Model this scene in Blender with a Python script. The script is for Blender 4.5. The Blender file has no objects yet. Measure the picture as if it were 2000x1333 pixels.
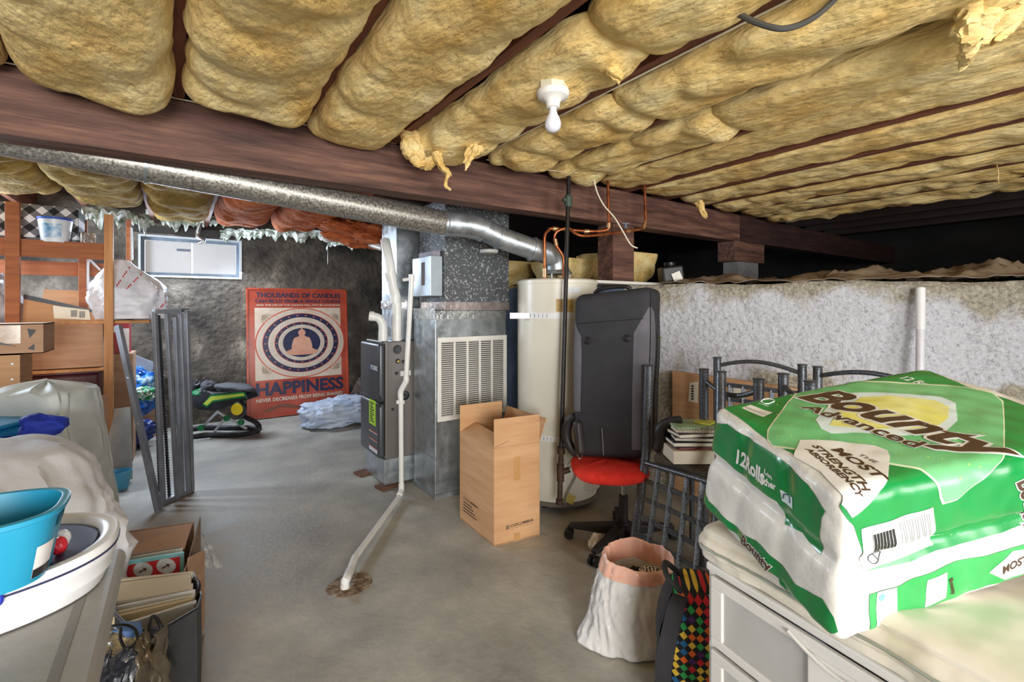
import bpy, math, random
import numpy as np
from mathutils import Vector, Matrix, noise
V=Vector; PI=math.pi
C=bpy.context.scene.collection
# ---------------- camera ----------------
FP=927.0; H=1.31; YAW=math.radians(35.04)
F=V((math.sin(YAW),math.cos(YAW),0)); R=V((math.cos(YAW),-math.sin(YAW),0)); Z=V((0,0,1))
CAM=V((0,0,H))
cd=bpy.data.cameras.new('camera'); cam=bpy.data.objects.new('camera',cd); C.objects.link(cam)
cam.location=CAM; cam.rotation_euler=(PI/2,0,-YAW)
cd.sensor_width=36; cd.lens=FP/2000*36; cd.shift_y=-66.5/2000; cd.clip_start=.02
bpy.context.scene.camera=cam
# ---------------- world, lights, exposure ----------------
sc=bpy.context.scene
sc.view_settings.view_transform='Standard'; sc.view_settings.look='None'; sc.view_settings.gamma=1
sc.view_settings.exposure=0.4
w=bpy.data.worlds.new('world'); sc.world=w; w.use_nodes=True
w.node_tree.nodes['Background'].inputs[0].default_value=(.95,.97,1,1)
w.node_tree.nodes['Background'].inputs[1].default_value=1.5
def area(name,loc,target,sx,sy,power,col):
    l=bpy.data.lights.new(name,'AREA'); l.shape='RECTANGLE'; l.size=sx; l.size_y=sy; l.energy=power; l.color=col
    o=bpy.data.objects.new(name,l); C.objects.link(o); o.location=loc
    o.rotation_euler=(V(target)-V(loc)).to_track_quat('-Z','Y').to_euler(); return o
area('fill_light_left',(-1.2,-3.6,1.3),(.3,3,1.25),1.9,1.6,230,(1,.985,.96))  # main fill lamp added behind the camera; the doorway is imagined
area('fill_light_right',(2.0,-3.6,1.3),(1.6,2.5,1.3),1.6,1.5,52,(1,.975,.94))  # weaker fill lamp added behind the camera, right side, no real doorway
area('window_light_far',(.15,6.2,1.85),(.3,4.2,.2),.95,.4,34,(.72,.84,1))
area('window_light_left',(-1.85,5.2,1.7),(.6,4.6,.6),.6,.9,95,(.74,.86,1))
# ---------------- helpers ----------------
def ray(px,py): return F+R*((px-1000)/FP)+Z*((600-py)/FP)
def pd(px,py,d): return CAM+ray(px,py)*d
def pY(px,py,Y): r=ray(px,py); return CAM+r*(Y/r.y)
def pX(px,py,X): r=ray(px,py); return CAM+r*(X/r.x)
def pZ(px,py,z): r=ray(px,py); return CAM+r*((z-H)/r.z)
def lerp(a,b,t): return a+(b-a)*t
def nz(p,s=1.0): return noise.noise(V((p[0]*s,p[1]*s,p[2]*s)))
def fb(p,s,o=4): return noise.fractal(V((p[0]*s,p[1]*s,p[2]*s)),.8,2.0,o)
def s2l(h):
    h=h.lstrip('#'); r=[]
    for i in (0,2,4):
        c=int(h[i:i+2],16)/255; r.append(c/12.92 if c<.04045 else ((c+.055)/1.055)**2.4)
    return (*r,1)
MC={}
def M(name,c1,c2=None,scale=6,rough=.6,metal=0,bump=0,bs=60,detail=5,stretch=(1,1,1),c3=None,lo=.35,hi=.65,trans=0,alpha=1,emit=0,rv=0,bdist=.01,coat=0,sheen=0):
    if name in MC: return MC[name]
    m=bpy.data.materials.new(name); m.use_nodes=True; N=m.node_tree.nodes; L=m.node_tree.links; b=N['Principled BSDF']
    b.inputs['Base Color'].default_value=s2l(c1); b.inputs['Roughness'].default_value=rough; b.inputs['Metallic'].default_value=metal
    if coat: b.inputs['Coat Weight'].default_value=coat; b.inputs['Coat Roughness'].default_value=.15
    if trans: b.inputs['Transmission Weight'].default_value=trans; b.inputs['IOR'].default_value=1.15
    if alpha<1: b.inputs['Alpha'].default_value=alpha
    if emit: b.inputs['Emission Color'].default_value=s2l(c1); b.inputs['Emission Strength'].default_value=emit
    tc=N.new('ShaderNodeTexCoord'); mp=N.new('ShaderNodeMapping'); mp.inputs['Scale'].default_value=stretch; L.new(tc.outputs['Object'],mp.inputs[0])
    if c2:
        n=N.new('ShaderNodeTexNoise'); n.inputs['Scale'].default_value=scale; n.inputs['Detail'].default_value=detail; n.inputs['Roughness'].default_value=.62
        L.new(mp.outputs[0],n.inputs['Vector']); cr=N.new('ShaderNodeValToRGB'); L.new(n.outputs[0],cr.inputs[0])
        e=cr.color_ramp.elements; e[0].position=lo; e[0].color=s2l(c1); e[1].position=hi; e[1].color=s2l(c2)
        if c3: x=e.new((lo+hi)/2); x.color=s2l(c3)
        L.new(cr.outputs[0],b.inputs['Base Color'])
        if rv:
            mr=N.new('ShaderNodeMapRange'); mr.inputs[1].default_value=.3; mr.inputs[2].default_value=.7
            mr.inputs[3].default_value=max(0,rough-rv); mr.inputs[4].default_value=rough+rv
            L.new(n.outputs[0],mr.inputs[0]); L.new(mr.outputs[0],b.inputs['Roughness'])
    if bump:
        n2=N.new('ShaderNodeTexNoise'); n2.inputs['Scale'].default_value=bs; n2.inputs['Detail'].default_value=6; L.new(mp.outputs[0],n2.inputs['Vector'])
        bp=N.new('ShaderNodeBump'); bp.inputs['Strength'].default_value=bump; bp.inputs['Distance'].default_value=bdist
        L.new(n2.outputs[0],bp.inputs['Height']); L.new(bp.outputs[0],b.inputs['Normal'])
    MC[name]=m; return m
def checker_mat(name,cols,scale,rot=(0,0,0),rough=.8):
    """diamond / gingham cloth from floor() of the object coordinates"""
    m=bpy.data.materials.new(name); m.use_nodes=True; N=m.node_tree.nodes; L=m.node_tree.links; b=N['Principled BSDF']; b.inputs['Roughness'].default_value=rough
    tc=N.new('ShaderNodeTexCoord'); mp=N.new('ShaderNodeMapping'); mp.inputs['Rotation'].default_value=rot; mp.inputs['Scale'].default_value=scale
    L.new(tc.outputs['Object'],mp.inputs[0]); return m,N,L,b,mp
WM={}
def mesh_obj(name,vs,fs,mats,parent=None,mi=None,smooth=True,ang=35,bev=0,local=False,seg=2):
    me=bpy.data.meshes.new(name)
    vs=[V(v) for v in vs]
    if parent is not None and not local:
        inv=WM[parent.name].inverted(); vs=[inv@v for v in vs]
    me.from_pydata([tuple(v) for v in vs],[],fs); 
    if not isinstance(mats,(list,tuple)): mats=[mats]
    for m in mats: me.materials.append(m)
    if mi: me.polygons.foreach_set('material_index',mi)
    me.update()
    if smooth:
        me.polygons.foreach_set('use_smooth',[True]*len(me.polygons)); me.set_sharp_from_angle(angle=math.radians(ang))
    o=bpy.data.objects.new(name,me); C.objects.link(o)
    if parent is not None: o.parent=parent; WM[o.name]=WM[parent.name].copy()
    else: WM[o.name]=Matrix()
    if bev:
        b=o.modifiers.new('bevel','BEVEL'); b.width=bev; b.segments=seg; b.limit_method='ANGLE'; b.harden_normals=False
    return o
def tag(o,label,cat,group=None,kind=None):
    o['label']=label; o['category']=cat
    if group: o['group']=group
    if kind: o['kind']=kind
    return o
def T(name,label,cat,loc=(0,0,0),rz=0,group=None,rot=None):
    o=bpy.data.objects.new(name,None); C.objects.link(o); o.location=loc; o.empty_display_size=.05
    o.rotation_euler=rot if rot else (0,0,rz)
    WM[o.name]=Matrix.Translation(V(loc))@o.rotation_euler.to_matrix().to_4x4()
    return tag(o,label,cat,group)
def struct(o): o['kind']='structure'; return o
def cr(pts,n=6):
    pts=[V(p) for p in pts]; P=[pts[0]]+pts+[pts[-1]]; out=[]
    for i in range(1,len(P)-2):
        for k in range(n):
            t=k/n; a,b,c,d=P[i-1],P[i],P[i+1],P[i+2]
            out.append(.5*((2*b)+(c-a)*t+(2*a-5*b+4*c-d)*t*t+(3*b-a-3*c+d)*t**3))
    out.append(pts[-1]); return out
class MB:
    def __init__(s): s.v=[]; s.f=[]; s.mi=[]; s.m=0
    def add(s,vs,fs):
        k=len(s.v); s.v+=[V(v) for v in vs]; s.f+=[tuple(i+k for i in f) for f in fs]; s.mi+=[s.m]*len(fs); return s
    def hexa(s,p):
        return s.add(p,[(0,3,2,1),(4,5,6,7),(0,1,5,4),(1,2,6,5),(2,3,7,6),(3,0,4,7)])
    def box(s,c,d,rot=None):
        c=V(c); hx,hy,hz=d[0]/2,d[1]/2,d[2]/2
        p=[V((x*hx,y*hy,z*hz)) for z in(-1,1) for x,y in((-1,-1),(1,-1),(1,1),(-1,1))]
        if rot is not None: p=[rot@q for q in p]
        return s.hexa([q+c for q in p])
    def bx(s,x0,x1,y0,y1,z0,z1): return s.box(((x0+x1)/2,(y0+y1)/2,(z0+z1)/2),(x1-x0,y1-y0,z1-z0))
    def beam(s,a,b,w,h,up=Z):
        a=V(a);b=V(b);d=(b-a).normalized(); x=d.cross(up)
        x=(x if x.length>1e-4 else V((1,0,0))).normalized(); y=x.cross(d).normalized()
        return s.hexa([q+x*i*w/2+y*j*h/2 for q in(a,b) for i,j in((-1,-1),(1,-1),(1,1),(-1,1))])
    def tube(s,pts,r,n=12,cap=True):
        pts=[V(p) for p in pts]; m=len(pts); vs=[]; fs=[]
        rr=r if isinstance(r,(list,tuple)) else [r]*m
        t=(pts[1]-pts[0]).normalized(); x=t.orthogonal().normalized()
        for i,p in enumerate(pts):
            t=((pts[min(i+1,m-1)]-pts[max(i-1,0)])).normalized(); x=(x-t*x.dot(t)).normalized(); y=t.cross(x)
            for k in range(n): a=2*PI*k/n; vs.append(p+(x*math.cos(a)+y*math.sin(a))*rr[i])
        for i in range(m-1):
            for k in range(n): fs.append((i*n+k,i*n+(k+1)%n,(i+1)*n+(k+1)%n,(i+1)*n+k))
        if cap: fs.append(tuple(range(n-1,-1,-1))); fs.append(tuple((m-1)*n+k for k in range(n)))
        return s.add(vs,fs)
    def cyl(s,a,b,r,n=20): return s.tube([a,b],r,n)
    def lathe(s,prof,c=(0,0,0),n=40,ax=None,sx=1,sy=1):
        c=V(c); Q=V((0,0,1)).rotation_difference(V(ax)).to_matrix() if ax is not None else Matrix.Identity(3)
        vs=[];fs=[];m=len(prof)
        for r,z in prof:
            for k in range(n): a=2*PI*k/n; vs.append(c+Q@V((r*sx*math.cos(a),r*sy*math.sin(a),z)))
        for i in range(m-1):
            for k in range(n): fs.append((i*n+k,i*n+(k+1)%n,(i+1)*n+(k+1)%n,(i+1)*n+k))
        fs.append(tuple(range(n-1,-1,-1))); fs.append(tuple((m-1)*n+k for k in range(n)))
        return s.add(vs,fs)
    def surf(s,nu,nv,fn,cu=False):
        vs=[V(fn(i/(nu if cu else nu-1),j/(nv-1))) for j in range(nv) for i in range(nu)]; fs=[]
        for j in range(nv-1):
            for i in range(nu if cu else nu-1):
                a=j*nu+i; b=j*nu+(i+1)%nu; fs.append((a,b,b+nu,a+nu))
        return s.add(vs,fs)
    def shell(s,nu,nv,fn,th):
        """sheet with thickness th (vector or offset fn)"""
        A=[[V(fn(i/(nu-1),j/(nv-1))) for i in range(nu)] for j in range(nv)]
        vs=[p for r in A for p in r]; off=V(th); vs2=[p+off for p in vs]; n=nu*nv; fs=[]
        for j in range(nv-1):
            for i in range(nu-1):
                a=j*nu+i; fs.append((a,a+1,a+1+nu,a+nu)); fs.append((n+a,n+a+nu,n+a+nu+1,n+a+1))
        for i in range(nu-1):
            fs.append((i+1,i,n+i,n+i+1)); a=(nv-1)*nu+i; fs.append((a,a+1,n+a+1,n+a))
        for j in range(nv-1):
            a=j*nu; fs.append((a,a+nu,n+a+nu,n+a)); a=j*nu+nu-1; fs.append((a+nu,a,n+a,n+a+nu))
        return s.add(vs+vs2,fs)
    def poly(s,pts,th=None):
        pts=[V(p) for p in pts]; n=len(pts)
        if th is None: return s.add(pts,[tuple(range(n))])
        th=V(th); return s.add(pts+[p+th for p in pts],[tuple(range(n-1,-1,-1)),tuple(range(n,2*n))]+[(i,(i+1)%n,n+(i+1)%n,n+i) for i in range(n)])
    def blob(s,c,rad,seed=0,amp=.12,fr=3,e=1.0,nu=64,nv=40,fine=0,zcut=None,fold=0,Q=None):
        c=V(c)
        def sg(x): return math.copysign(abs(x)**e,x)
        def fn(u,v):
            a=2*PI*u; b=PI*(v-.5); b=max(-PI/2+.001,min(PI/2-.001,b))
            d=V((sg(math.cos(b))*sg(math.cos(a)),sg(math.cos(b))*sg(math.sin(a)),sg(math.sin(b))))
            q=d+V((seed*7.3,seed*3.1,seed*1.7)); k=1+amp*nz(q,fr*.5)+amp*.5*nz(q,fr)
            if fold: k+=fold*(abs(nz(V((q.x*2.2,q.y*2.2,q.z*.9)),fr))-.25)
            if fine: k+=fine*fb(q,fr*3,3)
            p=V((d.x*rad[0]*k,d.y*rad[1]*k,d.z*rad[2]*k))
            if Q is not None: p=Q@p
            p=p+c
            if zcut is not None and p.z<zcut: p.z=zcut
            return p
        return s.surf(nu,nv,fn,cu=True)
    def build(s,name,mat,parent=None,**k):
        return mesh_obj(name,s.v,s.f,mat,parent,mi=s.mi if any(s.mi) else None,**k)
_tx={}; _bb={}
def text_mesh(t,bold=.02):
    if (t,bold) in _tx: return _tx[(t,bold)]
    if bold>.05 and t not in _bb: text_mesh(t,.03)
    c=bpy.data.curves.new('t','FONT'); c.body=t; c.offset=bold; c.resolution_u=3; c.space_line=.85; c.align_x='LEFT'
    o=bpy.data.objects.new('t',c); C.objects.link(o); dg=bpy.context.evaluated_depsgraph_get()
    me=bpy.data.meshes.new_from_object(o.evaluated_get(dg)); 
    vs=[V((v.co.x,v.co.y)) for v in me.vertices]; fs=[tuple(p.vertices) for p in me.polygons]
    bpy.data.objects.remove(o); bpy.data.curves.remove(c); bpy.data.meshes.remove(me)
    x0=min(v[0] for v in vs);x1=max(v[0] for v in vs);y0=min(v[1] for v in vs);y1=max(v[1] for v in vs)
    if t in _bb and bold>.05: x0,x1,y0,y1=_bb[t]
    else: _bb[t]=(x0,x1,y0,y1)
    r=([((v[0]-x0)/(x1-x0),(v[1]-y0)/(y1-y0)) for v in vs],fs); _tx[(t,bold)]=r; return r
def txt(mb,t,o,x,y,bold=.02,fn=None):
    """lettering: o origin, x full-width vector, y full-height vector"""
    vs,fs=text_mesh(t,bold); o=V(o);x=V(x);y=V(y)
    mb.add([o+x*a+y*b for a,b in vs],fs); return mb
def refine(vs,fs,maxlen):
    import bmesh
    bm=bmesh.new(); bv=[bm.verts.new(V((v[0],v[1],0))) for v in vs]
    for f in fs:
        try: bm.faces.new([bv[i] for i in f])
        except ValueError: pass
    bmesh.ops.triangulate(bm,faces=bm.faces[:])
    for _ in range(7):
        es=[e for e in bm.edges if e.calc_length()>maxlen]
        if not es: break
        bmesh.ops.subdivide_edges(bm,edges=es,cuts=1,use_grid_fill=False)
        bmesh.ops.triangulate(bm,faces=[f for f in bm.faces if len(f.verts)>3])
    bm.verts.index_update(); r=([v.co.copy() for v in bm.verts],[tuple(v.index for v in f.verts) for f in bm.faces]); bm.free(); return r
def rotm(rx=0,ry=0,rz=0):
    from mathutils import Euler
    return Euler((rx,ry,rz)).to_matrix()
def one(mb,name,mat,label,cat,group=None,**k): return tag(mb.build(name,mat,**k),label,cat,group)
# ---------------- materials ----------------
concrete=M('floor concrete','#8b8982','#c4bfb1',scale=2.6,rough=.6,bump=.3,bs=30,detail=13,c3='#a8a59b',lo=.28,hi=.74,rv=.12)
farwall=M('old stained foundation wall','#37322d','#a89f8f',scale=2.4,rough=.9,bump=.7,bs=18,detail=11,c3='#625a50',lo=.36,hi=.72,bdist=.03)
darkwall=M('bare wall','#5a5650','#777064',scale=3,rough=.9,bump=.4,bs=20)
bluewall=M('dark blue painted foundation','#333e4c','#566375',scale=5,rough=.85,bump=.5,bs=22)
wood=M('joist wood','#5d3323','#7d4a33',scale=3,rough=.75,bump=.2,bs=20,stretch=(12,.8,12))
beamwood=M('beam wood','#33211b','#8a6552',scale=2.6,rough=.72,bump=.35,bs=14,stretch=(.8,9,9),detail=10,c3='#63443a',lo=.3,hi=.72)
darkwood=M('dark board','#4a2d22','#6b4231',scale=3,rough=.8,stretch=(1,8,8))  # darker brown wood tone
pine=M('shelf pine','#b97f4e','#cf9a66',scale=3,rough=.7,stretch=(10,10,.8),bump=.1,bs=30)
pine2=M('shelf rail wood','#8a4f31','#a8673f',scale=3,rough=.75,stretch=(.8,10,10))
insul=M('yellow fibreglass','#cfa455','#f8e6ae',scale=4.5,rough=1,bump=.8,bs=26,detail=10,c3='#e9ca86',lo=.28,hi=.72,stretch=(1.5,.6,2.5),bdist=.022,sheen=0)
insul_o=M('orange fibreglass','#b0592c','#d98555',scale=5,rough=1,bump=.9,bs=36,detail=8,c3='#c66c3c',stretch=(1,.8,1),bdist=.02)
insul_g=M('green grey fibreglass','#8f7438','#cdb068',scale=5,rough=1,bump=.9,bs=36,detail=8,c3='#ab8d48',bdist=.02)
facing=M('torn facing','#9aa893','#eef5ee',scale=14,rough=.9,bump=.6,bs=40,c3='#dfe9e0')
galv=M('galvanised','#9fa6ab','#bcc2c6',scale=14,rough=.36,metal=.8,bump=.05,bs=30,c3='#adb4b8',rv=.12,detail=6)
galvduct=M('galvanised spangle','#77756f','#c9c5ba',scale=90,rough=.38,metal=.75,c3='#a09d95',rv=.14,bump=.12,bs=120,bdist=.002)
dotduct=M('speckled duct board','#56595c','#b5b8b9',scale=75,rough=.55,metal=.25,lo=.56,hi=.66,detail=2)
foil=M('foil tape','#b8bcbe','#f0f2f2',scale=20,rough=.22,metal=.9,bump=.5,bs=30)
furn=M('furnace taupe','#6c6764','#75706c',scale=3,rough=.42,metal=.3)
furnd=M('furnace door','#4a4d51','#53565b',scale=3,rough=.38,metal=.35)
black=M('black plastic','#161617','#1f1f20',scale=5,rough=.4)
blackrub=M('matte black','#232225','#2b2a2c',scale=20,rough=.8,bump=.1,bs=200)
pvc=M('white pvc','#dcdcd6','#e8e8e4',scale=6,rough=.35)
white=M('white paint','#dedcd4','#e9e7e0',scale=4,rough=.45)
heaterw=M('heater enamel','#d8d3c4','#e2dece',scale=3,rough=.32)
copper=M('copper','#8a4a2a','#c9794c',scale=18,rough=.32,metal=.85)
iron=M('black iron pipe','#1d1b1a','#312c29',scale=15,rough=.45,metal=.4)
rust=M('rusty fitting','#3a2c22','#5a4230',scale=20,rough=.7,metal=.3)
card=M('cardboard','#b98d66','#c89c74',scale=2.5,rough=.85,stretch=(1,1,10),bump=.08,bs=30)
card2=M('cardboard dusty','#ab8468','#bf9a7d',scale=2.2,rough=.85,stretch=(1,1,10),bump=.08,bs=30)
tape=M('packing tape','#b08453','#bd925f',scale=5,rough=.3)
gun=M('hammered metal','#3d4045','#8f9297',scale=230,rough=.34,metal=.5,c3='#5e6167',bump=.35,bs=150,detail=2,lo=.36,hi=.7,bdist=.002)  # pale flecks in the colour imitate highlights on the hammer marks
framegrey=M('frame steel','#8c8f97','#a0a3aa',scale=8,rough=.45,metal=.5)
redf=M('red fabric','#d8251a','#e83a2a',scale=10,rough=.9,bump=.3,bs=180)
charc=M('charcoal nylon','#242429','#2e2e33',scale=6,rough=.75,bump=.25,bs=260)
greyf=M('grey nylon panel','#59585f','#69676e',scale=6,rough=.8,bump=.25,bs=260)
paper=M('paper','#e6dfcd','#efe9da',scale=5,rough=.8)
whitepl=M('white plastic','#e4e5e7','#eceded',scale=4,rough=.32)
navy=M('navy silicone','#23264a','#30335a',scale=5,rough=.55)
teal=M('teal plastic','#1f8fb6','#2a9cc0',scale=3,rough=.38)
tablegrey=M('grey folding table plastic','#94928d','#b3b1ab',scale=3.5,rough=.5,bump=.15,bs=60,c3='#9b9994',detail=8)
sheet=M('white cloth','#d8d9de','#e8e9ee',scale=3,rough=.85,bump=.3,bs=14,bdist=.02)
gauze=M('frosted cover','#c3c8c2','#d9ddd8',scale=4,rough=.5,alpha=.85)
royal=M('royal blue tarp','#1c2c96','#2740b8',scale=5,rough=.75)
cyanp=M('cyan plastic','#1a86bd','#2a96ca',scale=4,rough=.4)
green=M('wrap green','#0a873c','#16994a',scale=4,rough=.28,coat=.4)
green2=M('wrap light green','#66be7a','#86d095',scale=4,rough=.28,coat=.4)
dgreen=M('wrap dark green','#0b7436','#118a43',scale=8,rough=.28,coat=.4)
towel=M('paper towel white','#dcd9d1','#e8e6e0',scale=8,rough=.5,coat=.12,bump=.25,bs=40)
brown=M('letter brown','#4a3526','#523b2b',scale=8,rough=.4)
yel=M('print yellow','#e2dd5a','#f0efa6',scale=8,rough=.35)
whitep=M('print white','#e4e4df','#ecece8',scale=8,rough=.35)
ink=M('black ink','#1b1b1d','#222224',scale=8,rough=.5)
print('materials ok')
# ================= STRUCTURE =================
YW=6.35
def floor_z(x,y): return 0
m=MB(); m.box((3.2,2.0,-.05),(11,9.2,.1)); struct(m.build('floor',concrete,smooth=False))
# far wall with window opening
wa=pY(270,457,YW); wb=pY(472,546,YW); WX0,WX1,WZ1,WZ0=wa.x,wb.x,wa.z,wb.z
m=MB(); m.bx(-2.2,WX0,YW,YW+.25,0,2.42); m.bx(WX1,2.6,YW,YW+.25,0,2.42); m.bx(WX0,WX1,YW,YW+.25,0,WZ0); m.bx(WX0,WX1,YW,YW+.25,WZ1,2.42)
struct(m.build('wall_far',farwall,smooth=False))
m=MB(); m.bx(-2.2,-2.0,-2.6,YW,0,2.42); struct(m.build('wall_left',farwall,smooth=False))
m=MB(); m.bx(2.8,8.7,-2.6,-2.45,0,2.42); struct(m.build('wall_light_block',darkwall,smooth=False))  # unseen wall added to stop world light leaking into the crawlspace
m=MB(); m.bx(8.5,8.7,-2.45,YW,0,2.42); m.bx(2.6,8.5,YW,YW+.2,0,2.42); struct(m.build('wall_crawl',M('crawl wall shade tone','#1c1a19','#2b2826',scale=3,rough=.9),smooth=False))  # crawlspace shade is painted in with this near-black wall colour
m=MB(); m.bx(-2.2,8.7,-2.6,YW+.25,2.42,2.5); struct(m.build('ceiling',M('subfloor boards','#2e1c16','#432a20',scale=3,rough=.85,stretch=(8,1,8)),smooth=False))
# window 1
m=MB(); 
def ring(m,x0,x1,z0,z1,y0,y1,t):
    m.bx(x0,x1,y0,y1,z0,z0+t); m.bx(x0,x1,y0,y1,z1-t,z1); m.bx(x0,x0+t,y0,y1,z0+t,z1-t); m.bx(x1-t,x1,y0,y1,z0+t,z1-t)
winframe=M('window frame','#5f6f80','#8494a3',scale=5,rough=.5)
win=T('window_1','wide basement hopper window high on the far wall','window',((WX0+WX1)/2,YW,WZ0)); struct(win)
ring(m,WX0,WX1,WZ0,WZ1,YW-.01,YW+.2,.02); m.build('window_casing',M('window white','#c9d2da','#dfe5ea',scale=8,rough=.5),win,smooth=False)
m=MB(); ring(m,WX0+.02,WX1-.02,WZ0+.02,WZ1-.02,YW+.05,YW+.1,.03); m.build('window_frame',winframe,win,smooth=False)
mid=pY(375,500,YW).x
for x0,x1 in((WX0+.055,mid-.006),(mid+.006,WX1-.055)):
    m=MB(); m.bx(x0,x1,YW+.06,YW+.075,WZ0+.05,WZ1-.055); m.build('window_pane',M('frosted lit pane','#a9a8a8','#b2b1b0',scale=3,rough=.4,emit=.36),win,bev=.012,smooth=False,seg=3)
m=MB(); a=pY(345,486,YW); m.bx(a.x,a.x+.125,YW+.052,YW+.059,a.z-.02,a.z+.006); m.build('vent_slot',M('slot grey','#6f7484'),win,smooth=False)
m=MB(); a=pY(258,440,YW); b=pY(485,472,YW); m.bx(a.x,b.x,YW-.06,YW-.003,WZ1+.02,WZ1+.09); struct(m.build('trim_1',M('lintel','#2b2826','#3c3834'),smooth=False))
# retaining wall
WP=[V((5.6,-1.93,0)),V((2.75,2.45,0)),V((2.32,3.1,0)),V((2.32,YW,0))]
def wall_front(m,a,b,nu,nv,ztop,amp,seed,thick=.28,zmin=-.01):
    d=(b-a).normalized(); n=V((d.y,-d.x,0)); 
    if n.dot(-a)<0: n=-n
    def fn(u,v):
        p=lerp(a,b,u); top=ztop+.02*fb((p.x,p.y,seed),2.2,3); z=lerp(zmin,top,v)
        q=(p.x*1.0,p.y,z+seed)
        o=amp*fb(q,9,4)+amp*.8*fb(q,40,2)+.012*fb(q,2,2)
        if amp>.003:
            if z<.79: o+=.035
            elif z<.84: o+=.035*(1-(z-.79)/.05)
            cx=abs(z-.81-.02*fb(q,3,2)); 
            if cx<.02: o-=.012*max(0,fb(q,14,3)+.2)
            if p.x>3.85: o+=.02*fb(q,14,5)
            e=max(0,z-(top-.05))/.05; o-=.03*e*e
        return V((p.x,p.y,z))+n*o
    m.surf(nu,nv,fn)
    tb=[fn(i/(nu-1),1) for i in range(nu)]; k=len(m.v)
    m.v+=tb+[V((p.x,p.y,p.z))-n*thick for p in tb]; m.v+=[V((p.x,p.y,zmin))-n*thick for p in tb]
    for i in range(nu-1):
        m.f.append((k+i,k+i+1,k+nu+i+1,k+nu+i)); m.f.append((k+nu+i,k+nu+i+1,k+2*nu+i+1,k+2*nu+i)); m.mi+=[0,0]
# stucco paint: white paint below a ragged height, bare concrete above it
sm,N,L,b,mp=checker_mat('white painted stucco',None,(1,1,1),rough=.9)
def nd(t,**k):
    n=N.new(t)
    for a,v in k.items(): setattr(n,a,v)
    return n
sep=nd('ShaderNodeSeparateXYZ'); L.new(mp.outputs[0],sep.inputs[0])
n1=nd('ShaderNodeTexNoise'); n1.inputs['Scale'].default_value=3.2; n1.inputs['Detail'].default_value=8; L.new(mp.outputs[0],n1.inputs['Vector'])
n2=nd('ShaderNodeTexNoise'); n2.inputs['Scale'].default_value=52; n2.inputs['Detail'].default_value=7; L.new(mp.outputs[0],n2.inputs['Vector'])
def mth(op,a,c):
    x=nd('ShaderNodeMath',operation=op)
    for i,q in enumerate((a,c)):
        if isinstance(q,(int,float)): x.inputs[i].default_value=q
        else: L.new(q,x.inputs[i])
    return x.outputs[0]
h=mth('ADD',sep.outputs[2],mth('MULTIPLY',mth('SUBTRACT',n1.outputs[0],.5),.75))
hx=mth('ADD',h,mth('MULTIPLY',mth('MAXIMUM',mth('SUBTRACT',sep.outputs[0],3.8),0),.9))
mk=nd('ShaderNodeMapRange'); mk.inputs[1].default_value=1.34; mk.inputs[2].default_value=1.46; L.new(hx,mk.inputs[0])
lo=nd('ShaderNodeMapRange'); lo.inputs[1].default_value=.84; lo.inputs[2].default_value=.78; L.new(h,lo.inputs[0])
mx=mth('MAXIMUM',mk.outputs[0],lo.outputs[0])
def ramp(src,cs,ps):
    r=nd('ShaderNodeValToRGB'); L.new(src,r.inputs[0]); e=r.color_ramp.elements
    e[0].position=ps[0]; e[0].color=s2l(cs[0]); e[1].position=ps[-1]; e[1].color=s2l(cs[-1])
    for c_,p_ in zip(cs[1:-1],ps[1:-1]): q=e.new(p_); q.color=s2l(c_)
    return r.outputs[0]
pc=ramp(n2.outputs[0],['#8e8f95','#bcbdc3','#d0d1d6'],[.27,.41,.75]); bc=ramp(n2.outputs[0],['#7d766a','#a09989','#b8b2a2'],[.3,.5,.7])
mixn=nd('ShaderNodeMix',data_type='RGBA'); L.new(mx,mixn.inputs[0]); L.new(pc,mixn.inputs[6]); L.new(bc,mixn.inputs[7]); L.new(mixn.outputs[2],b.inputs['Base Color'])
n3=nd('ShaderNodeTexNoise'); n3.inputs['Scale'].default_value=95; n3.inputs['Detail'].default_value=6; L.new(mp.outputs[0],n3.inputs['Vector'])
bp=nd('ShaderNodeBump'); bp.inputs['Strength'].default_value=.9; bp.inputs['Distance'].default_value=.012; L.new(n3.outputs[0],bp.inputs['Height']); L.new(bp.outputs[0],b.inputs['Normal'])
m=MB(); wall_front(m,WP[0],WP[1],560,190,1.475,.0095,3); struct(m.build('wall_right',sm,ang=80))
m=MB(); wall_front(m,WP[1],WP[2],30,40,1.47,.002,5); wall_front(m,WP[2],WP[3],60,40,1.47,.002,6); struct(m.build('wall_right_rear',bluewall,ang=80))
# crawlspace earth behind the retaining wall
m=MB(); g=[WP[0],WP[1],WP[2],WP[3]]
pts=[V((p.x+.2,p.y+.1,1.40)) for p in g]+[V((8.5,YW,1.40)),V((8.5,-2.4,1.40)),V((6.0,-2.4,1.40))]
m.poly(pts,(0,0,.02)); struct(m.build('floor_crawlspace',M('earth','#2b241f','#40362d',scale=5,rough=1),smooth=False))
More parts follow.
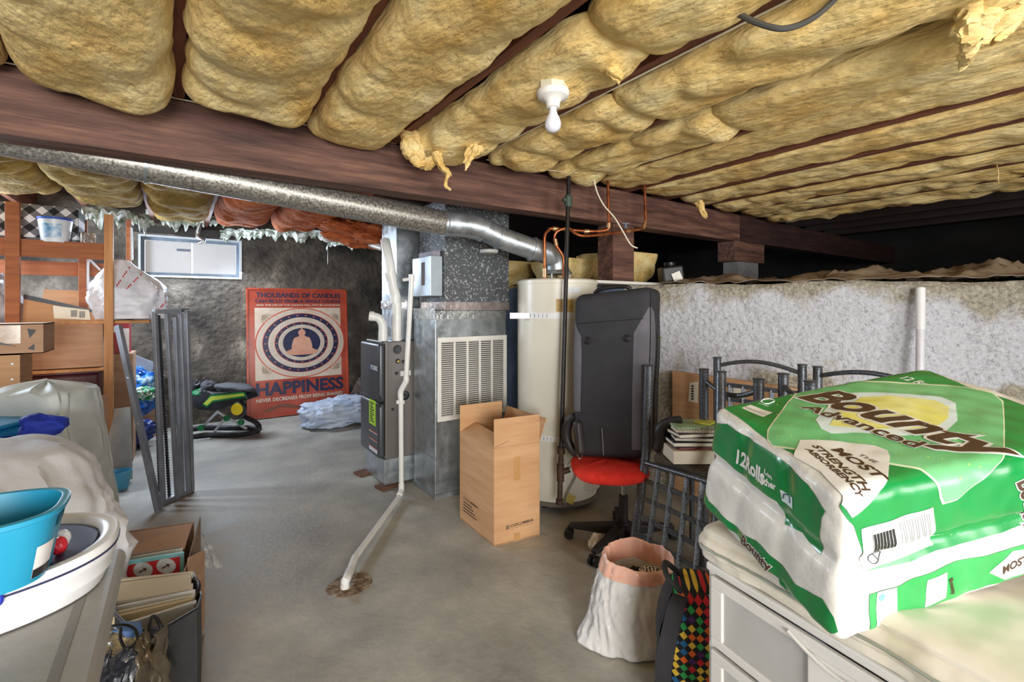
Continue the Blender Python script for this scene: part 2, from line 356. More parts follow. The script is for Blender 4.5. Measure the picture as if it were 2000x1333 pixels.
# ================= CEILING TIMBER =================
ZB=2.18; YB=2.43
XJ=[-1.84,-1.38,-.92,-.46,0,.47,.93,1.39,1.85,2.31,2.77,3.23,3.69,4.15,4.61,5.07,5.53,6.0,6.5]
jl=['joist far left beyond the first batt','joist left of the left-hand batts','joist at the top left corner above the beam','joist left of the first wide yellow batt','joist between the two wide batts at the top left',
 'joist between the second wide batt and the batt right of it','long exposed joist edge left of the bare light bulb','reddish joist that holds the bare bulb fixture','joist just right of the bulb fixture under lumpy batts',
 'joist above the copper risers','joist right of the copper risers','joist above the dark suitcase','joist above the white wall','joist over the white tube','joist near the crawlspace edge','last insulated joist at the crawlspace','bare dark joist in the crawlspace nearest the batts','second bare joist in the crawlspace','third bare joist in the crawlspace']
for x,l in zip(XJ,jl):
    m=MB(); m.bx(x-.019,x+.019,-2.4,YB+.14,ZB,2.42); tag(m.build('ceiling_joist',wood if x<5.4 else M('crawl joist shade tone','#1d1310','#2c1e19'),smooth=False),'red brown wooden '+l,'joist','joists over the near room')  # joists past the batts use a darkened wood colour that paints in shade
XJ2=[-1.6,-1.14,-.68,-.22,.24,.70,1.16,1.62]
jl2=['over the far left shelf','above the checkered box','above the white tub on the shelf','above the right shelf post','where yellow batts meet orange ones','above the poster','above the furnace left side','above the furnace plenum']
for x,l in zip(XJ2,jl2):
    m=MB(); m.bx(x-.019,x+.019,YB+.145,YW,ZB+.02,2.42); tag(m.build('ceiling_joist',wood,smooth=False),'dark wooden joist of the rear room '+l,'joist','joists over the rear room')
m=MB(); m.bx(-2.0,4.33,YB,YB+.14,ZB-.252,ZB-.001); one(m,'support_beam',beamwood,'long weathered brown timber beam crossing the room under the joists','beam',bev=.006,smooth=False)
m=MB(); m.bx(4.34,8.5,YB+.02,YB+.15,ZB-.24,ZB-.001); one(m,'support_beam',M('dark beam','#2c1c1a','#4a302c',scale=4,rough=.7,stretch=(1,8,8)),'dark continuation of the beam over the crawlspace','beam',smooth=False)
m=MB(); m.bx(4.22,4.74,YB-.02,YB+.16,1.74,ZB-.254); one(m,'bearing_block',beamwood,'short brown timber block under the beam end in the crawlspace','block',bev=.004,smooth=False)
m=MB(); m.bx(4.3,4.66,YB+.0,YB+.15,1.42,1.739); one(m,'concrete_pier',M('pier','#6a6c6e','#7f8183'),'grey concrete pier under the timber block in the crawlspace','pier',smooth=False)
a=pY(1198,500,YB); b_=pY(1239,500,YB)
m=MB(); m.bx(a.x,b_.x,YB+.002,YB+.16,1.50,ZB-.2535); one(m,'support_post',beamwood,'short brown timber post between white wall and beam behind the suitcase','post',bev=.004,smooth=False)
m=MB(); p=pY(1155,562,YB-.03); q=pY(1308,562,YB-.03); m.bx(p.x-.1,q.x,YB-.05,YB+.2,1.479,1.499); one(m,'sill_board',white,'white painted sill board under the post on top of the wall','board',smooth=False)
# ================= INSULATION =================
def batt(x0,x1,y0,y1,ztop,sag,seed,mat,label,cat='insulation',group=None,ny=None,nu=56,amp=.03,fr=4,tilt=0,endsag=.0,name='insulation_batt',curl=0,ex=(.55,.7),yst=1.0):
    L_=y1-y0; ny=ny or max(24,int(L_/.022)); xc=(x0+x1)/2; hw=(x1-x0)/2
    def fn(u,v):
        a=2*PI*u; y=y0+L_*v
        de=min((y-y0),(y1-y))+.004; e=min(1,(de/.10))**.4
        c,s_=math.cos(a),math.sin(a)
        sx=math.copysign(abs(c)**ex[0],c); sz=math.copysign(abs(s_)**ex[1],s_)
        q=V((xc*3+sx*hw,y,seed*5.3+sz*.1))
        q2=V((q.x,q.y*yst,q.z)); puff=abs(nz(q2,fr))**.8*2-.5
        big=nz(q,1.6)
        sg_=sag*(1+.25*big)+endsag*max(0,1-(y1-y)/.5)**1.5*1.0
        n_=amp*puff+amp*.35*nz(q2,fr*2.3)+.006*fb(q,16,3)
        x=xc+sx*(hw+(n_*.45 if abs(sx)>.6 else 0)+.012*nz(q,9))*(.55+.45*e)
        if sz>0: z=ztop-.004*0+sz*.0
        else: z=ztop+sz*(sg_*e+.01)-n_*e*abs(sz)
        if v in(0,1): y+=0
        else: y+=.015*fb(q+V((9,0,0)),12,3)*(1-e)
        return V((x,y,z+tilt*(sx)))
    m=MB(); m.surf(nu,ny,fn,cu=True)
    m.f.append(tuple(range(nu-1,-1,-1))); m.f.append(tuple((ny-1)*nu+k for k in range(nu))); m.mi+=[0,0]
    return tag(m.build(name,mat,ang=75),label,cat,group)
def tuft(m,pts,r,seed):
    """ragged hanging strand of fibre"""
    rnd=random.Random(seed); P0=cr(pts,8); n=len(P0)
    for s_ in range(9):
        o=V((rnd.uniform(-1,1),rnd.uniform(-1,1),rnd.uniform(-.6,.6)))*r*(.75 if s_ else 0); cut=n-int(rnd.uniform(0,.55)*n) if s_ else n
        P=[p+o*(1-.6*i/n)+V((nz(p+o*9,14),nz(p+o*9+V((4,0,0)),14),0))*r*.6 for i,p in enumerate(P0[:max(4,cut)])]
        rr=[r*(.62 if s_ else .75)*(1-.85*(i/len(P))**1.3)*(1+.6*nz(P[i]+V((seed,0,0)),40)) for i in range(len(P))]
        k=len(m.v); m.tube(P,rr,12)
        for i in range(k,len(m.v)): m.v[i]=m.v[i]+V((fb(m.v[i],50,3),fb(m.v[i]+V((3,0,0)),50,3),fb(m.v[i]+V((0,5,0)),50,3)))*r*.17
g1='batts between the near joists'
batt(-.90,-.48,-1.0,2.44,2.20,.06,1,insul,'yellow insulation batt cut off by the left edge, behind the top left joist','insulation',g1)
batt(-.445,-.015,-.6,2.36,2.205,.13,2,insul,'broad yellow batt bulging over the beam at the top left corner',group=g1,amp=.02,fr=2.6,endsag=.01)
batt(.015,.455,-.6,2.28,2.205,.125,3,insul,'second broad yellow batt from the left, with deep sagging folds',group=g1,amp=.032,fr=2.8,endsag=0)
batt(.49,.875,-.6,2.46,2.205,.10,4,insul,'long smooth yellow batt left of the long exposed joist edge',group=g1,amp=.018,fr=2.6)
batt(.975,1.33,1.02,2.36,2.20,.085,5,insul,'puffy yellow batt left of the bare bulb, torn where it meets the beam',group=g1,amp=.035,fr=3.6,endsag=.05)
batt(.975,1.345,-.6,1.06,2.20,.075,6,insul,'flat yellow batt overhead at the top centre, above the torn one',group=g1,amp=.025,fr=3)
batt(1.44,1.80,1.35,2.36,2.20,.07,7,insul,'lumpy yellow batt behind the bare bulb',group=g1,amp=.04,fr=4)
batt(1.445,1.81,-.6,1.40,2.20,.075,8,insul,'folded yellow batt right of the bulb fixture, near the black cable',group=g1,amp=.035,fr=3)
batt(1.90,2.26,1.2,2.38,2.20,.06,9,insul,'rolled yellow batt end above the copper risers',group=g1,amp=.035,fr=4)
batt(1.90,2.26,-.8,1.25,2.20,.075,10,insul,'long pale yellow batt under the hanging black cable',group=g1,amp=.022,fr=2.2)
lab=['yellow batt with an orange tinge running toward the copper risers','narrow rough yellow batt right of the orange tinged one','rough yellow batt above the suitcase','ragged yellow batt above the white painted wall','shaded ragged batt above the white tube','dim ragged batt second from the crawlspace edge','last dim batt drooping at the crawlspace edge']
for i,(x0,x1) in enumerate(zip(XJ[9:15],XJ[10:16])):
    batt(x0+.075,x1-.055,-1.6,2.40,2.212,[.04,.04,.042,.045,.045,.05][i],20+i,insul,lab[i],group=g1,amp=[.012,.016,.02,.022,.024,.026][i],fr=5.0+i*.3,ex=(.75,.85),yst=.8)
batt(2.335,2.40,-1.5,2.3,2.19,.02,31,insul,'thin strip of yellow fibre beside the dark joist right of the bulb',group='thin fibre strips',amp=.008,fr=9,nu=24)
batt(2.795,2.86,-1.5,2.3,2.19,.02,33,insul,'thin strip of yellow fibre beside the joist above the copper risers',group='thin fibre strips',amp=.008,fr=9,nu=24)
m=MB()
p0=pd(850,300,2.34); tuft(m,[p0,pd(862,325,2.33),pd(876,340,2.32),pd(870,362,2.31),pd(880,372,2.31)],.02,1)
one(m,'fibre_tuft',insul,'torn yellow fibre strand hanging in front of the beam','fibre','hanging tufts')
m=MB(); tuft(m,[pd(930,285,2.33),pd(920,305,2.32),pd(905,335,2.31)],.03,2); one(m,'fibre_tuft',insul,'short torn yellow tuft at the beam just right of the long strand','fibre','hanging tufts')
m=MB(); tuft(m,[pd(800,262,2.4),pd(810,300,2.38),pd(830,322,2.36),pd(862,300,2.35)],.05,9); one(m,'fibre_tuft',insul,'thick torn yellow roll drooping over the beam left of the long strand','fibre','hanging tufts')
m=MB(); tuft(m,[pd(1930,-20,1.27),pd(1905,40,1.30),pd(1890,80,1.33),pd(1900,118,1.36)],.06,3); tuft(m,[pd(1990,-10,1.30),pd(1950,40,1.33),pd(1920,90,1.36)],.05,13); one(m,'fibre_tuft',insul,'large feathery yellow flap hanging at the top right corner','fibre','hanging tufts')
m=MB(); tuft(m,[pd(1945,255,2.9),pd(1953,290,2.9),pd(1946,318,2.9),pd(1950,360,2.9)],.012,4); one(m,'fibre_tuft',insul,'thin white fibre strand hanging at the far right','fibre','hanging tufts')
m=MB(); tuft(m,[pd(1150,70,1.6),pd(1180,110,1.6),pd(1212,158,1.6)],.045,5); one(m,'fibre_tuft',insul,'peeled yellow flap hanging above the bulb fixture','fibre','hanging tufts')
m=MB(); tuft(m,[pd(1365,395,3.2),pd(1372,412,3.2),pd(1380,428,3.2)],.022,6); one(m,'fibre_tuft',insul,'small yellow tuft hanging in front of the beam above the suitcase','fibre','hanging tufts')
# rear room batts
g2='batts over the rear room'
lr=['far left olive yellow batt above the shelf','olive yellow batt above the checkered box','olive yellow batt above the white tub','olive yellow batt above the plastic bag','']
for i in range(4):
    batt(XJ2[i]+.012,XJ2[i+1]-.012,2.60,[4.55,4.75,5.0,5.35][i],2.24,.14,40+i,insul_g,'dusty '+lr[i],group=g2,amp=.035,fr=3.5)
batt(-2.0,-1.60,2.60,4.5,2.24,.13,46,insul_g,'dusty olive yellow batt against the left wall',group=g2)
batt(.262,.685,2.60,5.35,2.23,.14,50,insul_o,'orange insulation batt above the poster, nearer the window',group=g2,amp=.03,fr=4)
batt(.722,1.14,2.60,5.2,2.23,.15,51,insul_o,'orange insulation batt above the poster, nearer the furnace',group=g2,amp=.035,fr=4)
m=MB(); m.blob(pd(712,458,4.3),(.40,.30,.11),seed=4,amp=.35,fr=4,fine=.12,Q=rotm(0,.12,-YAW)); m.blob(pd(782,488,3.95),(.12,.16,.13),seed=14,amp=.5,fr=5,fine=.2); one(m,'insulation_batt',insul_o,'torn orange clump of insulation drooping beside the furnace plenum','insulation',g2)
# torn white facing along the batt ends
def fringe(name,a,b,z0,dz,seed,label,n=90,mat=facing):
    m=MB(); a=V(a);b=V(b)
    def fn(u,v):
        p=lerp(a,b,u); L_=dz*(.45+.9*abs(fb((p.x*1.0,p.y,seed),7,4))+.35*nz((p.x,seed,0),25))
        q=p+V((0,-.05*math.sin(v*5+nz(p,6)*3)+.05*fb((p.x,v,seed),8,3),0)); q.z=z0-L_*v+.015*fb((p.x,v*2,seed),12,3); return q
    m.shell(n,10,fn,(0,.006,0)); return one(m,name,mat,label,'torn facing','torn facing of the rear batts')
e1=pd(160,395,4.1); fringe('torn_facing',pd(160,405,4.15),pd(300,420,4.9),pd(200,398,4.3).z,.22,1,'torn pale green white facing hanging beside the checkered box')
fringe('torn_facing',pd(285,425,5.0),pd(440,440,5.2),pd(330,415,5.1).z,.20,2,'shredded white facing hanging over the left window pane')
fringe('torn_facing',pd(430,440,5.2),pd(640,462,5.3),pd(520,447,5.2).z,.13,3,'low shredded white facing between window and orange batts')
fringe('torn_facing',pd(640,455,5.1),pd(770,480,4.6),pd(700,470,4.9).z+.02,.10,4,'thin shredded facing under the orange batts near the furnace')
m=MB(); m.tube(cr([pd(392,435,5.0),pd(386,460,5.0),pd(398,470,5.0),pd(388,474,5.0)],6),.02,8); one(m,'foil_scrap',foil,'crumpled foil scrap hanging in front of the window','scrap')
# insulation standing at crawl level behind heater and post
batt(2.62,3.0,2.95,3.5,1.72,.26,60,insul,'pale yellow batt lying on the crawlspace earth behind the water heater',group='batts lying in the crawlspace',amp=.09,fr=6,ex=(.9,1.0))
batt(2.98,3.55,2.7,3.3,1.78,.30,61,insul,'pale yellow batt lying on the crawlspace earth right of the post',group='batts lying in the crawlspace',amp=.10,fr=6,ex=(.9,1.0))
batt(2.45,2.95,3.6,4.6,1.74,.22,62,insul,'pale yellow batt stuffed behind the dark speckled duct',group='batts lying in the crawlspace',amp=.10,fr=6,ex=(.9,1.0))
# thin cables
def cable(name,pts,r,mat,label,cat='cable',n=8,grp=None):
    m=MB(); m.tube(cr(pts,n),r,8); return one(m,name,mat,label,cat,grp)
wc=M('off white cable','#d9cfb4','#e4dcc6',rough=.5)
cable('thin_cable',[V((-.7,YB-.006,ZB+.004)),V((.2,YB-.008,ZB+.0)),V((.95,YB-.006,ZB+.003))],.0035,wc,'thin off white cable stapled along the top edge of the beam')
cable('thin_cable',[V((1.405,YB-.05,ZB-.006)),V((1.405,1.4,ZB-.008)),V((1.405,.6,ZB-.006)),V((1.405,-.4,ZB-.006))],.0035,wc,'thin off white cable running along the joist past the bulb fixture')
cable('thin_wire',[pd(1150,340,2.95),pd(1050,330,2.85),pd(950,312,2.75)],.002,wc,'fine wire stretched under the batts above the vertical black pipe')
cable('black_cable',[pd(1395,15,1.36),pd(1430,22,1.33),pd(1480,45,1.30),pd(1530,56,1.28),pd(1580,40,1.28),pd(1625,5,1.28),pd(1660,-40,1.28)],.008,M('grey black cable','#3b3a37','#4a4945',rough=.5),'thick dark grey cable looping down between batts at the top')
cable('dark_cable',[pZ(1690,154,2.165),pZ(1740,133,2.155),pZ(1800,110,2.15),pZ(1852,91,2.15),pZ(1900,72,2.16)],.009,black,'black cable lying along a joist at the upper right')
cable('white_cable',[pd(1160,348,3.0),pd(1166,375,3.0),pd(1180,402,3.0),pd(1200,425,3.0),pd(1218,455,3.0),pd(1232,478,3.0),pd(1245,485,3.0)],.0045,wc,'loose white cable end dangling in front of the beam above the suitcase')
# bare bulb fixture
c=pZ(1080,178,2.092); f_=T('bulb_fixture','white porcelain lamp holder with a bare bulb on the ceiling joist','light fixture',(c.x,c.y,2.092+.028))
m=MB(); m.lathe([(.035,0),(.056,0),(.056,-.028),(.035,-.028)],(0,0,0),8); m.lathe([(.045,-.001),(.045,.10)],(0,0,0),8); m.bx(.03,.085,-.01,.01,-.02,-.0); m.build('junction_box',M('box cream','#cfc6ae','#d9d1bc'),f_,local=True,smooth=False)
m=MB(); m.lathe([(.01,-.028),(.058,-.030),(.060,-.038),(.054,-.052),(.034,-.060),(.026,-.070),(.024,-.088),(.019,-.09)],(0,0,0),40); m.build('porcelain_base',white,f_,local=True)
m=MB(); m.lathe([(.013,-.088),(.0135,-.1),(.017,-.112),(.026,-.130),(.030,-.145),(.029,-.158),(.022,-.170),(.012,-.176),(.002,-.178)],(0,0,0),32); m.build('light_bulb',M('unlit frosted bulb','#dcdce6','#e2e2ea',rough=.15,coat=.5),f_,local=True)
# ================= HEATING CORNER =================
# poster leaning on the far wall
P0=pY(483,823,6.19); P0.z=.012; P1=pY(481,560,6.29); 
PW=pY(678,567,6.29).x-P1.x; PH=1.53
yaxis=V((0,.09,1)).normalized(); xaxis=V((1,0,0)); nrm=xaxis.cross(yaxis)*1.0  # faces -Y
po=T('framed_poster','large red poster with a seated figure and the word HAPPINESS leaning on the far wall','poster',(P1.x,6.19,.012))
def PP(u,v,o=0): return V((P1.x,6.19,.012))+xaxis*(u*PW)+yaxis*(v*PH)+V((0,-1,.09)).normalized()*o
def prect(m,u0,v0,u1,v1,o): m.poly([PP(u0,v0,o),PP(u1,v0,o),PP(u1,v1,o),PP(u0,v1,o)])
m=MB(); m.hexa([PP(0,0,-.02),PP(1,0,-.02),PP(1,0,0),PP(0,0,0),PP(0,1,-.02),PP(1,1,-.02),PP(1,1,0),PP(0,1,0)])
m.build('backing',M('poster red','#a04230','#ba5742',scale=3,rough=.22,c3='#ad4b38'),po,smooth=False)
m=MB()
for a in((0,0,1,.012),(0,.988,1,1),(0,0,.014,1),(.986,0,1,1)):
    m.hexa([PP(a[0],a[1],0),PP(a[2],a[1],0),PP(a[2],a[1],.008),PP(a[0],a[1],.008),PP(a[0],a[3],0),PP(a[2],a[3],0),PP(a[2],a[3],.008),PP(a[0],a[3],.008)])
m.build('edge_frame',M('poster edge','#a53c28','#c25238',rough=.3),po,smooth=False)
pcream=M('poster cream','#cdb9a4','#d9c8b6',scale=8,rough=.3); pnavy=M('poster navy','#242743','#2f3352',scale=8,rough=.3); pred2=M('poster band','#c4503a','#cf5d45',rough=.3)
pgrey=M('poster lilac','#8c8fa6','#9a9db2',scale=8,rough=.3); pbud=M('poster figure','#cf9478','#dba58a',scale=6,rough=.3)
m=MB(); prect(m,.075,.285,.925,.845,.001); m.build('picture_field',pcream,po,smooth=False)
def disc(m,r0,r1,o,n=72,cu=.52,cv=.565,ey=1.0,a0=0,a1=2*PI):
    vs=[];fs=[]
    for k in range(n+1):
        a=a0+(a1-a0)*k/n
        for r in(r0,r1): vs.append(PP(cu+r*math.cos(a)/PW*1.0,cv+r*math.sin(a)*.83/PH*ey,o))
    for k in range(n): fs.append((2*k,2*k+1,2*k+3,2*k+2))
    m.add(vs,fs)
for nm,mt,rs in(('red_ring',pred2,[(.500,.515),(.43,.437),(.30,.306)]),('dark_ring',pnavy,[(.375,.43),(.265,.30),(.002,.215)]),('pale_ring',pcream,[(.44,.50),(.31,.37),(.22,.26)])):
    m=MB()
    for j,(r0,r1) in enumerate(rs): disc(m,r0,r1,.0016+(.0004 if nm!='pale_ring' else 0))
    m.build(nm,mt,po,smooth=False)
m=MB()
for r,n,w_ in((.402,26,.011),(.283,20,.009)):
    for k in range(n):
        a=2*PI*k/n; disc(m,0.001,w_,.0032,6,.52+r*math.cos(a)/PW,.565+r*math.sin(a)*.83/PH)
m.build('ring_dots',M('poster dots','#c9705a',rough=.3),po,smooth=False)
m=MB()
for r,n in((.47,84),(.34,56),(.24,44)):
    for k in range(n):
        a=2*PI*k/n; disc(m,.001,.006,.0028,4,.52+r*math.cos(a)/PW,.565+r*math.sin(a)*.83/PH)
m.build('ring_marks',pgrey,po,smooth=False)
# simple seated figure silhouette
sil=[(-.17,-.13),(-.175,-.10),(-.12,-.075),(-.115,-.02),(-.10,.03),(-.085,.06),(-.04,.075),(-.03,.085),(-.04,.105),(-.042,.13),(-.03,.15),(-.012,.158),(-.008,.175),(.008,.175),(.012,.158),(.03,.15),(.042,.13),(.04,.105),(.03,.085),(.04,.075),(.085,.06),(.10,.03),(.115,-.02),(.12,-.075),(.175,-.10),(.17,-.13),(.09,-.15),(-.09,-.15)]
m=MB(); m.poly([PP(.52+x/PW,.565+z/PH,.0036) for x,z in sil]); m.build('seated_figure',pbud,po,smooth=False)
m=MB()
for cu,cv,sx,sy in((.14,.34,1,1),(.90,.34,-1,1),(.14,.79,1,-1),(.90,.79,-1,-1)):
    for k in range(5):
        a=PI/2*k/4; d=(math.cos(a)*sx,math.sin(a)*sy); e=(-d[1],d[0]); l=.11
        m.poly([PP(cu+(d[0]*t*l+e[0]*s_*.018)/PW,cv+(d[1]*t*l+e[1]*s_*.018)/PH,.0026) for t,s_ in((0,0),(.5,1),(1,0),(.5,-1))])
m.build('corner_leaves',M('poster leaf','#b9a38b','#c2ad96',rough=.3),po,smooth=False)
def ptx(name,t,u0,v0,u1,v1,mat,b=.02):
    m=MB(); txt(m,t,PP(u0,v0,.003),PP(u1,v0,0)-PP(u0,v0,0),PP(u0,v1,0)-PP(u0,v0,0),b); m.build(name,mat,po,smooth=False)
ptx('lettering','THOUSANDS OF CANDLES',.09,.925,.93,.965,pnavy,.03)
ptx('lettering','CAN BE LIT FROM A SINGLE CANDLE',.08,.885,.93,.912,pnavy,.03)
ptx('lettering','AND THE LIFE OF THE CANDLE WILL NOT BE SHORTENED',.09,.86,.93,.874,pcream,.02)
ptx('lettering','HAPPINESS',.08,.165,.94,.268,pnavy,.035)
ptx('lettering','NEVER DECREASES FROM BEING SHARED',.08,.12,.93,.148,pcream,.03)
m=MB(); L_=[(.12,.05),(.2,.07),(.3,.095),(.38,.09),(.5,.06),(.62,.055),(.5,.045),(.38,.06),(.3,.07),(.2,.045)]
m.poly([PP(a,b,.003) for a,b in L_]); m.build('brush_mark',M('poster brown','#7a4a38'),po,smooth=False)
# furnace
fx0,fx1,fy0,fy1=1.215,1.92,3.33,3.76; FT=1.058
fu=T('furnace','taupe gas furnace with a dark front door on a galvanised base','furnace',(fx0,fy0,0))
m=MB(); m.bx(fx0+.005,fx1,fy0,fy1,.205,FT); m.build('cabinet',furn,fu,bev=.006,smooth=False)
m=MB(); m.bx(fx0-.045,fx0+.004,fy0+.002,fy1-.004,.62,FT-.012); m.build('door_panel',furnd,fu,bev=.022,seg=4,ang=60)
m=MB(); m.bx(fx0-.045,fx0+.004,fy0+.002,fy1-.004,.215,.615); m.build('door_panel',furnd,fu,bev=.022,seg=4,ang=60)
m=MB(); m.bx(fx0+.0,fx1,fy0+.004,fy1-.004,.02,.204); m.build('base_plenum',galv,fu,smooth=False,bev=.003)
wb_=M('wood block','#5a3a28','#75503a',scale=10,rough=.8,stretch=(1,6,6))
for nm,(x,y) in(('w',(fx0+.03,fy0+.02)),('w',(fx0-.01,fy1-.04))):
    m=MB(); m.box((x,y,.010),(.16,.10,.018),rotm(0,0,.2)); m.build('wood_shim',wb_,fu,smooth=False)
def fpt(px,py): return pY(px,py,fy0)
def hole(px,py,r,par,mat=black,name='knockout'):
    p=fpt(px,py); m=MB(); m.lathe([(r,0),(r,.004),(r*.9,.006),(r*.4,.005),(.001,.005)],p+V((0,.002,0)),20,ax=(0,-1,0)); m.build(name,mat,par)
for a in((776,683,.033),(777,706,.019),(788,707,.014),(775,730,.014),(791,773,.034),(767,800,.011)): hole(*a,fu)
m=MB(); p=fpt(777,706); m.lathe([(.008,0),(.008,.008),(.001,.008)],p+V((0,-.003,0)),12,ax=(0,-1,0)); m.build('brass_plug',M('brass','#b59a48',metal=.8,rough=.4),fu)
m=MB(); p=fpt(792,730); m.bx(p.x-.04,p.x+.04,fy0-.002,fy0+.001,p.z-.016,p.z+.02); m.build('white_sticker',whitepl,fu,smooth=False)
def dpt(px,py,o=0): return pX(px,py,fx0-.0455-o)
def dlabel(name,x0,y0,x1,y1,mat,o=.0006):
    a=dpt(x0,y0); b=dpt(x1,y1); m=MB(); m.poly([V((a.x-o,a.y,b.z)),V((a.x-o,b.y,b.z)),V((a.x-o,b.y,a.z)),V((a.x-o,a.y,a.z))]); return m.build(name,mat,fu,smooth=False),a,b
_,a,b=dlabel('brand_plate',722,711,739,730,M('brand plate','#1d2740'))
m=MB(); txt(m,'YORK',V((a.x-.0015,a.y-.022,b.z+.014)),V((0,b.y-a.y+.03,0)),V((0,0,.035)),.03); m.build('brand_lettering',whitep,fu,smooth=False)
m=MB(); m.poly([V((a.x-.0015,a.y-y_,b.z+z_)) for y_,z_ in((.005,.018),(.018,.018),(.011,.045))]); m.build('brand_mark',M('brand blue','#5f8fd0'),fu,smooth=False)
_,a,b=dlabel('energy_label',721,778,734,834,M('label green','#a5d22c','#aedb38'))
m=MB()
for k in range(9):
    z=b.z+(a.z-b.z)*(.12+.09*k); l=.6-.3*((k*37)%5)/5; y0=lerp(a.y,b.y,.15); m.poly([V((a.x-.0014,y0,z)),V((a.x-.0014,y0+(b.y-a.y)*l,z)),V((a.x-.0014,y0+(b.y-a.y)*l,z+.008)),V((a.x-.0014,y0,z+.008))])
m.build('label_print',ink,fu,smooth=False)
for i,(y0,y1) in enumerate(((838,851),(853,866),(868,888))):
    _,a,b=dlabel('warning_label',721,y0,737,y1,M('label white','#d9dde2'))
    m=MB(); m.poly([V((a.x-.0013,a.y,a.z-.004)),V((a.x-.0013,b.y,a.z-.004)),V((a.x-.0013,b.y,a.z+.004)),V((a.x-.0013,a.y,a.z+.004))]); m.build('label_stripe',M('label rust','#b45a3a'),fu,smooth=False)
for py in(779,793):
    m=MB(); p=pX(747,py,fx0-.03); m.box((fx0-.05,p.y+.02,p.z),(.02,.05,.022)); m.build('latch',black,fu,bev=.003,smooth=False)
# white intake elbow + exhaust pipe
p=pd(748,662,3.5); p.z=FT
m=MB(); m.tube([p+V((0,0,.002)),p+V((0,0,.075))],.034,20); m.tube(cr([p+V((0,0,.07)),p+V((-.005,0,.13)),p+V((-.03,.01,.17)),p+V((-.075,.03,.185))],6),.031,20); m.tube([p+V((-.06,.022,.183)),p+V((-.09,.035,.187))],.036,20)
one(m,'intake_elbow',pvc,'short white plastic elbow on top of the furnace','pipe')
p=pd(775,662,3.51); p.z=FT+.002
m=MB(); m.tube(cr([p,V((p.x,p.y,pd(771,590,3.5).z)),pd(768,560,3.49),pd(762,520,3.48),pd(757,495,3.5),pd(752,470,3.55)],4),.035,20)
q=pd(772,585,3.5); m.tube([q+V((0,0,-.03)),q+V((0,0,.03))],.041,20); q=pd(765,540,3.485); m.tube([q+V((.004,0,-.03)),q+V((-.012,0,.03))],.041,20)
one(m,'exhaust_pipe',pvc,'fat white plastic exhaust pipe rising from the furnace top','pipe')
# supply plenum, return drop
pl=T('supply_plenum','shiny galvanised plenum standing on the furnace','duct',(1.35,3.4,FT))
m=MB(); m.bx(1.34,1.93,3.43,3.74,FT+.001,2.12); m.build('plenum_box',galv,pl,smooth=False,bev=.003)
m=MB(); m.bx(1.332,1.339,3.425,3.74,FT+.24,FT+.30); m.bx(1.332,1.42,3.422,3.429,FT+.24,FT+.30); m.build('foil_tape',foil,pl,smooth=False)
rt=T('return_duct','tall galvanised return air duct with a white louvred grille','duct',(1.42,2.94,0))
rx0,rx1,ry0,ry1=1.425,2.005,2.94,3.30; 
zg0=pY(852,825,ry0).z; zg1=pY(852,660,ry0).z
m=MB(); m.bx(rx0,rx1,ry0,ry1,.03,1.25); m.build('duct_body',galv,rt,smooth=False,bev=.003)
m=MB(); m.bx(rx0-.008,rx1+.004,ry0-.008,ry1,.0,.03); m.build('foot_flange',galv,rt,smooth=False)
m=MB()
for z in(.27,.66,1.2): m.bx(rx0-.003,rx1,ry0-.003,ry0-.001,z,z+.006); m.bx(rx0-.003,rx0-.001,ry0,ry1,z,z+.006)
m.build('seam',galv,rt,smooth=False)
m=MB(); m.bx(rx0-.004,rx1,ry0-.004,ry0-.0012,1.225,1.283); m.bx(rx0-.004,rx0-.0012,ry0,ry1,1.225,1.30); m.build('foil_tape',foil,rt,smooth=False)
gr_=MB(); gx0=rx0+.012; gx1=pY(988,700,ry0).x
gr_.bx(gx0,gx1,ry0-.0135,ry0-.004,zg0,zg0+.03); gr_.bx(gx0,gx1,ry0-.0135,ry0-.004,zg1-.03,zg1); gr_.bx(gx0,gx0+.028,ry0-.0135,ry0-.004,zg0+.03,zg1-.03); gr_.bx(gx1-.028,gx1,ry0-.0135,ry0-.004,zg0+.03,zg1-.03)
gp=gr_.build('grille_frame',white,rt,smooth=False,bev=.002)
m=MB(); nb=5; 
for k in range(1,nb): x=lerp(gx0+.028,gx1-.028,k/nb); m.bx(x-.007,x+.007,ry0-.012,ry0-.004,zg0+.03,zg1-.03)
ns=36
for k in range(ns): z=lerp(zg0+.034,zg1-.034,k/(ns-1)); m.box(((gx0+gx1)/2,ry0-.009,z),(gx1-gx0-.05,.010,.0022),rotm(.6))
m.build('louvres',white,gp,smooth=False)
m=MB(); m.bx(gx0+.02,gx1-.02,ry0-.0035,ry0-.002,zg0+.02,zg1-.02); m.build('grille_backing',M('grille dark','#17181a'),gp,smooth=False)
dd=T('speckled_duct_box','dark speckled duct box with foil taped edges above the white grille','duct',(1.48,2.9,1.285))
dx0=pY(869,520,2.92).x; 
m=MB(); m.bx(dx0,2.02,2.92,3.34,1.285,2.06); m.build('duct_box',dotduct,dd,smooth=False,bev=.003)
m=MB(); m.bx(dx0-.002,2.022,2.917,2.9195,1.287,1.345); m.bx(dx0-.003,dx0-.001,2.918,3.3,1.287,1.345); m.build('foil_tape',M('pinkish foil','#a89a98','#c9bdbb',scale=20,rough=.3,metal=.7,bump=.4,bs=30),dd,smooth=False)
m=MB(); m.lathe([(.001,0),(.055,0),(.06,.01),(.06,.02)],pd(955,492,3.05)+V((0,0,-.01)),30); m.build('round_cap',M('dusty cap','#9a9c9c','#b0b1b0'),dd)
cb=T('control_box','silver control box with a dark label on the side of the speckled duct','control box',(dx0-.09,2.95,1.39))
